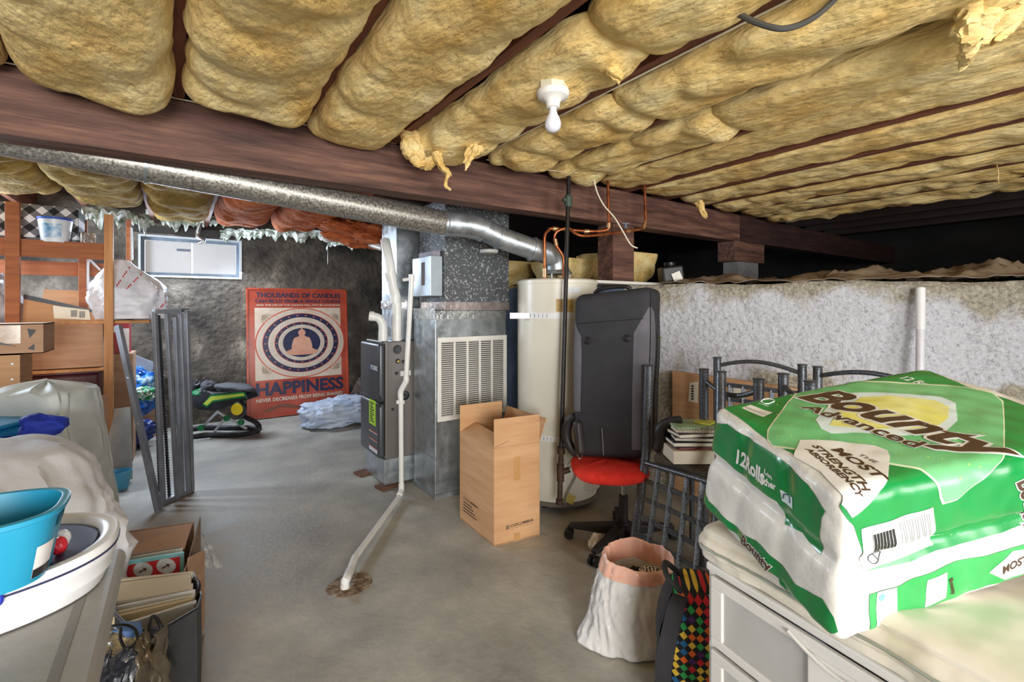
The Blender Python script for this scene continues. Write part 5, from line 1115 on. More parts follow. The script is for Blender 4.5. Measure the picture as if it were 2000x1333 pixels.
c=ptF(880,922); P_=[(c[0]+.0125*math.cos(a*PI/10),c[1]+.0125*math.sin(a*PI/10)) for a in range(21)]
m=MB(); m.tube([pk.at(foldTF(*p),.0026) for p in P_],.0008,5); m.tube([pk.at(foldTF(c[0]-.009,c[1]+.009),.0026),pk.at(foldTF(c[0]+.009,c[1]-.009),.0026)],.0008,5); m.build('round_mark',ink,bt)
# lower front band
band=[ptF(*p) for p in((835,1090),(980,1050),(1060,1010),(1250,930),(1400,900),(1640,830),(1640,985),(1400,1045),(1250,1110),(1100,1165),(960,1220),(835,1262))]
decal('front_band',band,foldTF,M('wrap mid green','#2fa552','#43b566',scale=10,rough=.28,coat=.4),.0012)
decal('white_panel',[ptF(*p) for p in((872,1080),(965,1055),(972,1212),(865,1245))],foldTF,whitep,.0018)
decal('white_panel',[ptF(*p) for p in((1110,1018),(1205,980),(1200,1105),(1098,1150))],foldTF,whitep,.0018)
decal('white_badge',[ptF(*p) for p in((1410,985),(1520,880),(1640,860),(1640,965),(1480,1015))],foldTF,whitep,.0018)
dtext('badge_lettering','MOST',ptF(1530,965),ptF(1548,895),foldTF,brown,.0024,.3,bold=.03) if 0 else None
dtext('badge_lettering','MOST',ptF(1470,990),ptF(1590,930),foldTF,brown,.0024,.3,bold=.03,sh=0)
dtext('brand_lettering','Bounty',ptF(1205,1020),ptF(1222,1095),foldTF,brown,.0024,.3,bold=.03,sh=0)
decal('blue_dot',[(ptF(896,1107)[0]+.007*math.cos(a*PI/8),ptF(896,1107)[1]+.007*math.sin(a*PI/8)) for a in range(16)],foldTF,M('dot blue','#7fb4dc'),.0024)
dtext('small_lettering','Processed Chlorine Free',ptF(1370,880),ptF(1480,845),foldTF,M('print pale','#b9b9b5'),.0016,.12,bold=0,sh=0) if 0 else None
# left face bands
lb=[ptL(*p) for p in((95,262),(150,268),(250,340),(330,385),(400,432),(540,560),(622,690),(605,720),(575,905),(480,800),(402,758),(380,645),(250,558),(140,450),(72,390))]
decal('side_band',lb,foldL,dgreen,.0012)
lb2=[ptL(*p) for p in((28,575),(60,640),(200,782),(290,832),(400,945),(480,1040),(610,1112),(660,1210),(688,1308),(640,1292),(470,1160),(350,992),(200,832),(60,690),(25,640))]
decal('side_band',lb2,foldL,dgreen,.0012)
dtext('side_lettering','12Rolls',ptL(190,458),ptL(330,568),foldL,whitep,.0022,.34,bold=.04,sh=0,flip=-1)
dtext('side_lettering','Lon',ptL(330,505),ptL(368,540),foldL,whitep,.0022,.45,bold=.03,sh=0,flip=-1)
dtext('side_lettering','ther',ptL(330,560),ptL(385,592),foldL,whitep,.0022,.45,bold=.03,sh=0,flip=-1)
decal('roll_emblem',[ptL(*p) for p in((402,585),(460,625),(462,680),(405,640))],foldL,M('emblem blue','#cfe0e6','#e6eef0'),.0022)
m=MB(); P_=[ptL(*p) for p in((412,628),(418,608),(432,608),(446,622),(448,650))]; m.tube([pk.at(foldL(*p),.003) for p in P_],.0014,6); m.build('emblem_line',M('emblem ink','#3c5a66'),bt)
for nm,mt,of,b_ in(('lettering_outline',whitep,.0020,.08),('brand_lettering',brown,.0027,.03)):
    dtext(nm,'Bounty',ptL(212,852),ptL(350,1000),foldL,mt,of,.36,bold=b_,sh=.2,flip=-1)
# ---- cushion in clear bag
uT=(-F*.903+R*.429); wD=(R*.903+F*.429)
k0=G(.487,1.29,0)
def cub(q,d):
    b=.010*noise.noise(q*6)+.003*noise.noise(q*22)
    if abs(d.z)>.6: b+=.0+.008*math.sin(PI*min(1,q.x/.84))
    else: b+=.004*noise.noise(V((q.x*40,q.y*40,q.z*4)))-.022*(d.z*d.z)
    return b
zb0,zb1=.634,.728
cc=[k0+Z*zb0,k0+uT*.84+Z*zb0,k0+uT*.84+wD*.56+Z*zb0,k0+wD*.56+Z*zb0]; cc+=[p+Z*(zb1-zb0) for p in cc]
cu_=RBox(cc,(.84,.56,zb1-zb0),.046,cub)
cs_=T('cushion','thick off white cushion with piped edge lying under the paper towel pack','cushion',k0+Z*zb0)
m=MB(); cu_.mesh(m,.012); m.build('cushion_body',M('off white satin','#dcd3bf','#ece5d6',scale=5,rough=.5,bump=.1,bs=30),cs_,ang=80)
m=MB(); m.tube([cu_.at((x*.84/60,0,.045),.002) for x in range(2,59)],.0035,8); m.tube([cu_.at((0,x*.56/40,.045),.002) for x in range(2,39)],.0035,8); m.build('piping',M('piping grey','#8f9385','#a9ac9f',rough=.4),cs_)
# ---- plastic drawer unit
K=G(.522,1.262,0); ZT=.633; LX,LW=.64,.42
du=T('drawer_tower','translucent white plastic drawer tower under the cushion and paper towels','drawers',K)
frost=M('frosted plastic','#d9d6cf','#e2dfd9',scale=4,rough=.35,alpha=.96); clearp=M('clear drawer plastic','#d6d4cf','#dedcd8',scale=4,rough=.25,alpha=.5)
def dbox(m,x0,x1,y0,y1,z0,z1): 
    P=lambda x,y,z: K+uT*x+wD*y+Z*z
    m.hexa([P(x0,y0,z0),P(x1,y0,z0),P(x1,y1,z0),P(x0,y1,z0),P(x0,y0,z1),P(x1,y0,z1),P(x1,y1,z1),P(x0,y1,z1)])
m=MB(); dbox(m,-.006,LX+.006,-.004,LW,ZT-.022,ZT); m.build('top',frost,du,smooth=False,bev=.006)
m=MB(); dbox(m,0,.012,0.004,LW,0,ZT-.023); m.build('side_panel',frost,du,smooth=False)
m=MB(); dbox(m,LX-.012,LX,0.004,LW,0,ZT-.023); m.build('side_panel',frost,du,smooth=False)
m=MB(); dbox(m,0.013,LX-.013,LW-.012,LW,0,ZT-.023); m.build('back_panel',frost,du,smooth=False)
for k,(z0,z1) in enumerate(((.425,.605),(.215,.413),(.005,.203))):
    dr=MB(); 
    # frame around window
    dbox(dr,.014,LX-.014,-.008,.006,z0,z0+.022); dbox(dr,.014,LX-.014,-.008,.006,z1-.028,z1); dbox(dr,.014,.05,-.008,.006,z0+.022,z1-.028); dbox(dr,LX-.05,LX-.014,-.008,.006,z0+.022,z1-.028); dbox(dr,.27,.42,-.008,.006,z0+.022,z1-.028)
    d_=dr.build('drawer',frost,du,smooth=False,bev=.003)
    
    for xa_,xb_ in((.05,.27),(.42,LX-.05)):
        m=MB(); dbox(m,xa_,xb_,-.001,.002,z0+.022,z1-.028); m.build('clear_front',clearp,d_,smooth=False) 
    m=MB(); dbox(m,.016,LX-.016,.01,LW-.02,z0,z0+.004); m.build('drawer_floor',frost,d_,smooth=False)
    m=MB(); dbox(m,.30,.39,-.0095,-.0082,z0+.035,z0+.075); m.build('handle_notch',M('notch grey','#7f7a74'),d_,smooth=False)
    m=MB(); m.tube([K+uT*x+wD*-.012+Z*(z1-.012-.03*math.sin(PI*(x-.23)/.22)) for x in [.23+.022*i for i in range(11)]],.004,8); m.build('pull_lip',frost,d_)
m=MB(); c=K+uT*.14+wD*.12+Z*.485; m.blob(c,(.09,.07,.05),seed=5,amp=.3,fold=.2); one(m,'folded_cloth',M('pale blue cloth2','#8e9bb0','#a5b0c2',rough=.9),'pale blue cloth inside the top clear drawer','cloth')
m=MB(); c=K+uT*.21+wD*.13+Z*.47; m.box(c,(.12,.1,.05),rotm(0,.2,.5)); one(m,'dark_pouch',M('dark pouch','#3c3d42','#4b4c52'),'dark grey pouch inside the top clear drawer','pouch',smooth=False,bev=.01)
# ---- rainbow backpack
rm,N,L,b,mp=checker_mat('rainbow checks',None,(60,60,60),rot=(0,.785,0))
vm=N.new('ShaderNodeVectorMath'); vm.operation='FLOOR'; L.new(mp.outputs[0],vm.inputs[0]); sp=N.new('ShaderNodeSeparateXYZ'); L.new(vm.outputs[0],sp.inputs[0])
cxz=N.new('ShaderNodeCombineXYZ'); L.new(sp.outputs[0],cxz.inputs[0]); L.new(sp.outputs[2],cxz.inputs[2])
wn=N.new('ShaderNodeTexWhiteNoise'); L.new(cxz.outputs[0],wn.inputs[0])
r_=N.new('ShaderNodeValToRGB'); r_.color_ramp.interpolation='CONSTANT'; e=r_.color_ramp.elements; e[0].color=s2l('#c8202c'); e[0].position=0; e[1].position=.18; e[1].color=s2l('#e0641e')
for p_,c_ in((.36,'#dfb93a'),(.54,'#2f9a4a'),(.72,'#1f5f8e'),(.88,'#4a1d5a')): q=e.new(p_); q.color=s2l(c_)
L.new(wn.outputs[0],r_.inputs[0])
ad=N.new('ShaderNodeMath'); ad.operation='ADD'; L.new(sp.outputs[0],ad.inputs[0]); L.new(sp.outputs[2],ad.inputs[1]); md=N.new('ShaderNodeMath'); md.operation='FLOORED_MODULO'; md.inputs[1].default_value=2; L.new(ad.outputs[0],md.inputs[0])
gt=N.new('ShaderNodeMath'); gt.operation='GREATER_THAN'; gt.inputs[1].default_value=.5; L.new(md.outputs[0],gt.inputs[0])
mxn=N.new('ShaderNodeMix'); mxn.data_type='RGBA'; L.new(gt.outputs[0],mxn.inputs[0]); mxn.inputs[6].default_value=s2l('#121213'); L.new(r_.outputs[0],mxn.inputs[7]); L.new(mxn.outputs[2],b.inputs['Base Color'])
bk=T('backpack','black backpack covered in rainbow coloured checks beside the plastic drawers','backpack',G(.585,1.56,0),rz=-YAW-.22)
def bpk(u,v):
    a=2*PI*u; b=PI*(v-.5); e=.55
    cb_=math.copysign(abs(math.cos(b))**.5,1); x=math.copysign(abs(math.cos(a))**.7,math.cos(a))*.105*cb_; y=math.copysign(abs(math.sin(a))**e,math.sin(a))*.13*cb_
    z=.215+.205*math.copysign(abs(math.sin(b))**.75,math.sin(b)); x+=.03*(z/.4-.4)-.012*nz((x*9,y*9,z*9),1); return V((x,y,max(.003,z)))
m=MB(); m.surf(72,48,bpk,cu=True); m.build('bag_body',rm,bk,local=True,ang=80)
m=MB(); m.surf(24,40,lambda u,v:bpk(.485+ (u-.5)*.15,.10+.74*v)+V((-.006,-.002,0))); m.build('back_pad',blackrub,bk,local=True)
for yy in(.66,):
    m=MB(); P_=[bpk(yy,.86)+V((-.01,-.005,.0)),bpk(yy,.75)+V((-.02,-.02,0)),bpk(yy,.5)+V((-.03,-.025,0)),bpk(yy,.25)+V((-.02,-.018,0)),bpk(yy,.12)+V((-.01,-.01,0))]
    P_=cr(P_,6); vs=[]
    m.shell(2,len(P_),lambda u,v:P_[min(len(P_)-1,int(round(v*(len(P_)-1))))]+V((.022*(u-.5)*2,-.01*(u-.5)*2,0)),(-.004,-.008,0)); m.build('shoulder_strap',blackrub,bk,local=True,smooth=False)
m=MB(); q=bpk(.55,.93); m.tube(cr([q+V((-.01,-.05,0)),q+V((-.05,-.05,.04)),q+V((-.05,.03,.045)),q+V((0,.05,0))],8),.009,8); m.build('top_handle',blackrub,bk,local=True)
m=MB(); m.tube([bpk(.80+.0*v,v/40*.78+.12)+V((0,-.002,0)) for v in range(41)],.004,8); m.build('zip_piping',black,bk,local=True)
# ---- white bin liner sack with pink rim
bc=G(.475,1.86,0)
ts=T('bin_liner','white plastic bin liner with pink drawstring rim, open and half full','bin bag',bc)
linw=M('liner white','#cdcbc8','#e6e4e1',scale=5,rough=.32,bump=.35,bs=24,c3='#dad8d5',bdist=.02); pink=M('liner pink','#e0a68f','#efbfa8',scale=5,rough=.35)
def ln(u,v,off=0):
    a=2*PI*u; c_,s_=math.cos(a),math.sin(a); q=V((c_,s_,v*1.6))
    w0=lerp(.178,.137,v**1.3)+.012*math.sin(PI*v); dp=lerp(.135,.115,v)
    fo=.016*abs(nz(V((c_*1.6+v*1.2,s_*1.6,v*.8)),2.4))+.008*abs(nz(V((c_*2.4+v*2.2,s_*2.4,v*.9)),2.4))+.004*max(0,1-6*abs(nz(V((c_*1.2-v*1.4,s_*1.2+3,v*.7)),2.2)))
    corner=.045*max(0,-c_)**5*max(0,1-v*3.5) 
    z=.335*v+.012*nz(q,1.5)*v
    if v<.06: w0-=.02*(1-v/.06)**2; dp-=.02*(1-v/.06)**2
    return bc+R*(c_*(w0+corner-fo+off)-.012+.03*v)+F*(s_*(dp-fo+off))+Z*max(.003,z+ (.012*s_*(v>.9)))
m=MB(); m.surf(160,90,ln,cu=True); m.f.append(tuple(159-i for i in range(160))); m.mi+=[0]; lo_=m.build('liner_body',linw,ts,ang=80)
m=MB()
def rim(u,v):
    p=ln(u,1); c=bc+R*.018; 
    d=V((p.x-c.x,p.y-c.y,0)); t=v
    if t<.5: return ln(u,1-.16*(.5-t)*2,.004)
    return V((c.x,c.y,0))+V((d.x,d.y,0))*(1-.10*(t-.5)*2)+Z*(p.z+.012*math.sin((t-.5)*2*PI)-.075*((t-.5)*2)**2)
m.surf(100,16,rim,cu=True); m.build('pink_rim',pink,ts,ang=80)
m=MB(); m.surf(80,12,lambda u,v:(lambda p,c:V((c.x,c.y,0))+V((p.x-c.x,p.y-c.y,0))*(.9-.12*v+.03*nz((math.cos(2*PI*u)*2,math.sin(2*PI*u)*2,v),2))+Z*(p.z-.075-.10*v))(ln(u,1),bc+R*.018),cu=True); m.build('liner_inside',linw,ts,ang=80)
cl=bc+R*.018
m=MB(); m.blob(cl+Z*.205+R*-.01,(.108,.085,.055),seed=4,amp=.3,fold=.3); one(m,'black_cloth',M('black cloth','#161516','#262425',rough=.95),'black clothing bundled inside the white bin liner','clothing')
pm,N,L,b,mp=checker_mat('black white pattern',None,(1,1,1)); ck=N.new('ShaderNodeTexChecker'); ck.inputs['Scale'].default_value=110; ck.inputs[1].default_value=s2l('#141414'); ck.inputs[2].default_value=s2l('#e9e9e9'); L.new(mp.outputs[0],ck.inputs[0]); L.new(ck.outputs[0],b.inputs['Base Color'])
m=MB(); m.blob(cl+Z*.262+R*.05+F*.01,(.045,.04,.018),seed=6,amp=.3,fold=.2); one(m,'patterned_cloth',pm,'black and white patterned cloth on top inside the bin liner','clothing')
# ---- office chair
HC=G(.615,2.62,0)
oc=T('office_chair','black swivel office chair with a bright red seat under the suitcase','office chair',HC)
bp_=M('chair black','#252223','#302c2c',rough=.5)
m=MB(); m.tube([HC+Z*.05,HC+Z*.13],.035,20); m.tube([HC+Z*.12,HC+Z*.27],.025,20); m.build('column_cover',bp_,oc)
m=MB(); m.tube([HC+Z*.26,HC+Z*.40],.014,16); m.build('gas_lift',M('chrome','#a9a9a6',metal=1,rough=.2),oc)
for a_ in(166,228,300,12,84):
    d=(R*math.cos(math.radians(a_))+F*math.sin(math.radians(a_))); sd=Z.cross(d)
    e_=HC+d*.30
    m=MB(); P=[]
    for q,w_,z0,z1 in((HC+d*.03,.032,.055,.115),(e_,.018,.06,.085)): P+=[q-sd*w_+Z*z0,q+sd*w_+Z*z0,q+sd*w_+Z*z1,q-sd*w_+Z*z1]
    m.hexa(P); lg=m.build('base_leg',bp_,oc,smooth=False,bev=.008,seg=3)
    m=MB()
    for o in(-.016,.016): m.lathe([(.001,-.009),(.026,-.009),(.0275,0),(.026,.009),(.001,.009)],e_+sd*o+Z*.0275,24,ax=tuple(sd))
    m.tube([e_+Z*.03,e_+Z*.07],.009,10); m.build('caster',black,lg)
sc_=G(.535,2.62,.425)
def seatq(u,v):
    a=2*PI*u; b=PI*(v-.5); e=.7; cb_=abs(math.cos(b))**.45
    return sc_+R*(math.copysign(abs(math.cos(a))**e,math.cos(a))*.205*cb_+.0)+F*(math.copysign(abs(math.sin(a))**e,math.sin(a))*.21*cb_)+Z*(.045*math.copysign(abs(math.sin(b))**.8,math.sin(b))+.004*nz((math.cos(a)*3,math.sin(a)*3,b),1))
m=MB(); m.surf(64,32,seatq,cu=True); m.build('seat',redf,oc,ang=80)
m=MB(); m.box(sc_-Z*.05+R*.05,(.16,.16,.02),rotm(0,0,-YAW)); m.build('seat_plate',bp_,oc,smooth=False)
def arm(name,pts,r): m=MB(); P=cr(pts,8); m.tube(P,[r*(1-.35*abs(2*i/(len(P)-1)-1)) for i in range(len(P))],14); m.build(name,bp_,oc)
arm('armrest',[pd(1140,895,2.68),pd(1118,880,2.72),pd(1106,850,2.74),pd(1112,822,2.72),pd(1122,812,2.7)],.03)
m=MB(); m.beam(pd(1128,822,2.62),pd(1134,888,2.6),.05,.05); m.build('arm_bracket',bp_,oc,smooth=False,bev=.018,seg=4)
arm('armrest',[pd(1282,880,2.45),pd(1290,862,2.43),pd(1290,840,2.42),pd(1304,826,2.40),pd(1330,820,2.36)],.03)
m=MB(); m.lathe([(.001,-.03),(.045,-.03),(.055,-.02),(.055,.02),(.045,.03),(.001,.03)],pd(1303,852,2.44),28,ax=tuple(-F)); m.build('arm_joint',bp_,oc)
# ---- suitcase
dv_=(R*.5+F*.866)*.27
fc=[pd(1119,897,2.655),pd(1262,903,2.50),pd(1275,560,2.58),pd(1120,577,2.76)]
lift=0
cn=[fc[0],fc[1],fc[1]+dv_,fc[0]+dv_,fc[3],fc[2],fc[2]+dv_*.8,fc[3]+dv_*.8]
for i in range(4): cn[i]=V((cn[i].x,cn[i].y,max(cn[i].z,.472)))
SD=(.44,.27,.95)
su=RBox(cn,SD,.05,lambda q,d:.006*noise.noise(q*4)+(.012*math.sin(PI*q.z/SD[2]) if abs(d.y)>.5 else 0))
st=T('suitcase','tall dark charcoal rolling suitcase standing on the red office chair','suitcase',cn[0])
m=MB(); su.mesh(m,.012); m.build('suitcase_body',charc,st,ang=60)
def sdec(name,pts,fold,mat,off,ml=.03):
    vs,fs=refine(pts,[tuple(range(len(pts)))],ml); m=MB(); m.add([su.at(fold(v[0],v[1]),off) for v in vs],fs); return m.build(name,mat,st,ang=60)
fF=lambda a,b: V((a,0,b)) if a<=SD[0] else V((SD[0],a-SD[0],b))
def fl(a,b): return V((a,0,b)) if a>=0 else V((0,-a,b))
sdec('side_panel',[(-.03,.26),(.05,.26),(.055,.60),(.05,.70),(.0,.80),(-.03,.80)],fl,greyf,.002)
sdec('side_panel',[(.355,.06),(.438,.06),(.438,.84),(.42,.83),(.35,.70),(.35,.60)],fF,greyf,.002)
sdec('side_panel',[(.446,.06),(.53,.06),(.54,.60),(.53,.72),(.50,.80),(.446,.84)],fF,greyf,.002)
m=MB(); m.tube([su.at(fF(.442,.05+.88*i/40),.003) for i in range(41)],.003,6); m.build('edge_piping',black,st)
m=MB(); m.tube([su.at(fF(.03+.37*i/20,.775),.002) for i in range(21)],.002,6); m.build('front_seam',black,st)
m=MB()
for v in range(0,1):
    m.shell(3,30,lambda u,v:su.at(fF(.575+.02*u,.10+.6*v),.006),(0,0,.0005))
m.build('compression_strap',black,st)
m=MB()
for z_ in(.42,.66): m.box(su.at(fF(.585,z_),.010),(.03,.012,.012),rotm(0,0,-YAW-1.0))
m.build('strap_buckle',M('buckle','#9a9474',metal=.6,rough=.4),st,smooth=False)
nrm_=(-R*.5-F*.866)
for a_ in(.09,.315):
    m=MB(); p=su.at(fF(a_,.67),.0); m.lathe([(.022,0),(.022,.006),(.014,.008),(.013,.018),(.001,.021)],p,20,ax=tuple(nrm_)); m.build('stud',black,st)
m=MB(); hp=[su.at(V((.10,.08,SD[2])),.0),su.at(V((.13,.07,SD[2])),.02),su.at(V((.20,.07,SD[2])),.028),su.at(V((.28,.07,SD[2])),.02),su.at(V((.31,.08,SD[2])),0)]
m.tube(cr(hp,8),.011,12); m.build('top_handle',black,st)
m=MB(); q=su.at(fF(.19,.02),.006); m.tube([q,su.at(fF(.18,.17),.006)],.003,8); m.build('zip_pull',M('grey zip','#77777b',metal=.3,rough=.5),st)
m=MB(); q=pd(1133,885,2.6); P_=[q+R*.014*math.cos(a)+Z*.035*math.sin(a) for a in [i*PI/8 for i in range(17)]]; m.tube(P_,.003,8); m.build('wire_ring',M('chrome','#a9a9a6'),st)
# ---- hammered metal chairs
def finial(m,p):
    m.lathe([(.014,-.03),(.020,-.012),(.026,-.006),(.027,-.002),(.020,0),(.001,.001)],p,20); m.lathe([(.021,-.02),(.024,-.016),(.021,-.012)],p,20)
gC='hammered grey metal chairs'
ch=T('metal_chair','hammered grey metal chair nearest the suitcase, books on its woven seat','chair',G(.72,2.42,0),group=gC)
for tx,kx,bx_,d0,d1,d2 in(((1267,715),(1262,880),(1238,1068),2.50,2.50,2.42),((1408,727),(1406,925),(1390,1180),2.27,2.16,2.02)):
    a,b,c=pd(*tx,d0),pd(*kx,d1),pd(*bx_,d2); e=lerp(b,c,c.z and (b.z)/(b.z-c.z+1e-6)); e.z=.0
    m=MB(); m.tube(cr([a,lerp(a,b,.5),b,lerp(b,c,.35),lerp(b,c,.7),V((c.x,c.y,c.z))]+([e] if c.z>.05 else []),5),.0235,18); p_=m.build('back_post',gun,ch)
    m=MB(); finial(m,a+Z*.006); m.build('finial',gun,p_)
TL,TR_,BL,BR=pd(1262,905,2.47),pd(1404,948,2.13),pd(1238,1062,2.40),pd(1392,1160,2.02)
m=MB(); m.tube([TL,TR_],.014,12); m.build('top_rail',gun,ch)
m=MB(); nv=5
for k in range(1,5): a,b=lerp(TL,TR_,k/5),lerp(BL,BR,k/5); m.beam(a,b,.005,.026,up=R)
for k in range(1,6): a,b=lerp(TL,BL,k/4.6),lerp(TR_,BR,k/4.6); m.beam(a,b,.005,.026,up=Z)
m.build('lattice_panel',gun,ch,smooth=False)
s0=pd(1273,907,2.44); s1=pd(1395,950,2.2); dF=(F*.6+R*.8)*.36
m=MB(); sq=RBox([s0+Z*-.0,s1,s1+dF,s0+dF,s0+Z*.06,s1+Z*.075,s1+dF+Z*.06,s0+dF+Z*.06],(.4,.36,.07),.03,lambda q,d:.004*noise.noise(q*8)); sq.mesh(m,.014); m.build('seat',M('woven brown seat','#3d3730','#6b6254',scale=160,rough=.9,bump=.5,bs=200,detail=2,bdist=.003),ch)
for q in(s0+dF,s1+dF):
    m=MB(); m.tube([V((q.x,q.y,q.z+.01)),V((q.x,q.y,0))],.014,12); m.build('front_leg',gun,ch)
def back_chair(label,pts,arch=0,lat=False,seat=True,off=.4):
    (x0,y0,d0),(x1,y1,d1)=pts; A,B=pd(x0,y0,d0),pd(x1,y1,d1); t=T('metal_chair',label,'chair',(A.x,A.y,0),group=gC)
    for a in(A,B):
        m=MB(); m.tube([a,V((a.x,a.y,0))],.0225,18); p_=m.build('back_post',gun,t); m=MB(); finial(m,a+Z*.005); m.build('finial',gun,p_)
    m=MB(); n=16; m.tube([lerp(A,B,i/n)+Z*(-.05+arch*math.sin(PI*i/n)) for i in range(n+1)],.012,12); m.build('top_rail',gun,t)
    if lat:
        m=MB(); a0,b0=A-Z*.16,B-Z*.16; a1,b1=A-Z*.42,B-Z*.42
        for k in range(1,6): m.beam(lerp(a0,b0,k/6),lerp(a1,b1,k/6),.006,.026,up=R)
        for k in range(4): m.beam(lerp(a0,a1,k/3),lerp(b0,b1,k/3),.006,.026,up=Z)
        m.build('lattice_panel',gun,t,smooth=False)
    d=(B-A); d.z=0; n=V((-d.y,d.x,0)).normalized()*.30; 
    if n.dot(F)<0: n=-n
    s_=MB(); hz=.45; a_,b_=V((A.x,A.y,hz)),V((B.x,B.y,hz)); s_.hexa([a_,b_,b_+n,a_+n,a_+Z*.03,b_+Z*.03,b_+n+Z*.03,a_+n+Z*.03]); s_.build('seat',MC['woven brown seat'],t,smooth=False,bev=.01)
    for q in(a_+n,b_+n):
        m=MB(); m.tube([q,V((q.x,q.y,0))],.012,10); m.build('front_leg',gun,t)
    return t
back_chair('hammered metal chair with posts just left of the paper towel pack',((1375,722,2.40),(1482,741,2.12)),arch=-.05)
back_chair('hammered metal chair with an arched top rail and lattice against the wall',((1401,699,2.93),(1567,713,2.62)),arch=.045,lat=True)
back_chair('hammered metal chair whose two short posts stand closest together behind the pack',((1530,731,2.2),(1583,746,1.95)),arch=-.03)
back_chair('hammered metal chair furthest right with a low arched rail behind the pack',((1597,717,2.55),(1835,745,2.0)),arch=.05)
# flattened carton behind chairs
m=MB(); a,b=pd(1316,724,3.42),pd(1560,758,2.98); m.poly([V((a.x,a.y,.0)),V((b.x,b.y,.0)),b,a],-(R*.5+F*.86)*.05)
cbx=T('flat_carton','flat brown cardboard carton standing against the white wall behind the chairs','cardboard box',V((a.x,a.y,0))); m.build('carton_body',card,cbx,smooth=False)
off=-(R*.5+F*.86)*.052
def cpt(px,py):
    n_=V((b.y-a.y,-(b.x-a.x),0)); r=ray(px,py); return CAM+r*((a+off).dot(n_)/V((r.x,r.y,0)).dot(n_))
m=MB(); m.poly([cpt(1347,748),cpt(1364,746),cpt(1363,788),cpt(1344,784)]); m.build('shipping_label',paper,cbx,smooth=False)
m=MB(); 
for k in range(6): m.poly([cpt(1350,753+k*5),cpt(1355,753+k*5),cpt(1355,756+k*5),cpt(1350,756+k*5)])
for v in range(len(m.v)): m.v[v]=m.v[v]+off*.02
m.build('label_print',ink,cbx,smooth=False)
m=MB(); m.poly([cpt(1432,758),cpt(1450,759),cpt(1450,778),cpt(1432,778)]); m.build('shipping_label',paper,cbx,smooth=False)
# books on the seat
bz=pd(1345,915,2.33).z
bcn=G(.87,2.36,0)
def book(name,label,w,d,h,z,mat,rz,dx=0,dy=0,pages=None,cat='book',spiral=False):
    c=bcn+R*dx+F*dy; t=T(name,label,cat,(c.x,c.y,z),rz=-YAW+rz,group='books stacked on the chair seat')
    m=MB()
    if pages:
        m.bx(-w/2,w/2,-d/2,d/2,0,.003); m.bx(-w/2,w/2,-d/2,d/2,h-.003,h); m.build('cover',mat,t,local=True,smooth=False)
        m=MB(); m.bx(-w/2+.003,w/2-.004,-d/2+.003,d/2-.003,.003,h-.003); m.build('pages',paper,t,local=True,smooth=False)
    else: m.bx(-w/2,w/2,-d/2,d/2,0,h); m.build('cover',mat,t,local=True,smooth=False,bev=.002)
    if spiral:
        m=MB()
        for k in range(16): x=-w/2+.01+k*(w-.02)/15; m.tube([V((x,-d/2-.004+.006*math.cos(a),h/2+(h/2+.003)*math.sin(a))) for a in [i*PI/4 for i in range(9)]],.0012,5)
        m.build('spiral',foil,t,local=True)
    return t
z=sq.at((.2,.18,.07)).z+.004
bk_=[('white_box','white lidded box at the bottom of the book stack',.24,.20,.062,M('box white','#d9d0bb','#e6decb'),.0,.02,0,None,'box',False),
('book','dark red hardback lying on the white box',.22,.16,.012,M('book red','#5f1a1c','#7a2426',rough=.4),.1,.03,0,None,'book',False),
('book','black book directly above the dark red hardback',.23,.17,.022,M('book black','#18181a','#232326',rough=.35),.0,.02,.0,1,'book',False),
('book','black glossy book in the middle of the stack',.21,.16,.020,M('book black','#18181a'),-.1,.03,0,1,'book',False),
('book','dark brown book under the spiral notebooks',.23,.17,.020,M('book brown','#3a221c','#4b2e26',rough=.5),.15,.03,0,1,'book',False),
('notebook','cream spiral notebook second from the top',.21,.16,.016,M('notebook cream','#d9cbb4','#e6dac6'),-.05,.03,0,None,'notebook',True),
('notebook','pale green spiral notebook near the top of the stack',.22,.16,.012,M('notebook green','#8fae86','#a9c59c'),.05,.03,0,None,'notebook',True)]
for nm,lb_,w_,d_,h_,mt,rz,dx,dy,pg,ct,spi in bk_:
    book(nm,lb_,w_,d_,h_,z,mt,rz,dx,dy,pg,ct,spi); z+=h_+.0015
m=MB(); c=bcn+R*.09; m.box((c.x,c.y,z+.004),(.09,.08,.008),rotm(0,0,.2)); one(m,'yellow_notepad',M('pad yellow','#d6d84a','#dfe15c'),'small yellow notepad on top of the book stack','notepad',smooth=False)
# ---- open cardboard carton
Nn,Ln,Rn=pd(965,1069,2.594),pd(898,1012,2.94),pd(1054,1047,2.725)
for q in(Nn,Ln,Rn): q.z=0
Bn=Ln+Rn-Nn; HB=pd(965,877,2.594).z
bx_=T('moving_carton','tall open cardboard moving carton on the floor in front of the grille','cardboard box',Nn)
ct_=M('cardboard warm','#bd9065','#cda278',scale=2.2,rough=.85,stretch=(1,1,8),bump=.06,bs=30)
def wall4(a,b,z0,z1,name,mat=ct_,th=.005,lean=V((0,0,0))):
    ctr=(Nn+Bn)/2; n=(b-a).cross(Z).normalized(); 
    if n.dot(ctr-a)<0: n=-n
    m=MB(); m.hexa([a+Z*z0,b+Z*z0,b+n*th+Z*z0,a+n*th+Z*z0,a+Z*z1+lean,b+Z*z1+lean,b+n*th+Z*z1+lean,a+n*th+Z*z1+lean]); return m.build(name,mat,bx_,smooth=False)
wall4(Nn,Ln,0,HB,'side_wall'); wr=wall4(Nn,Rn,0,HB,'front_wall'); wall4(Rn,Bn,0,HB,'side_wall'); wall4(Ln,Bn,0,HB,'rear_wall')
m=MB(); m.hexa([Nn+Z*.002,Rn+Z*.002,Bn+Z*.002,Ln+Z*.002,Nn+Z*.007,Rn+Z*.007,Bn+Z*.007,Ln+Z*.007]); m.build('bottom',ct_,bx_,smooth=False)
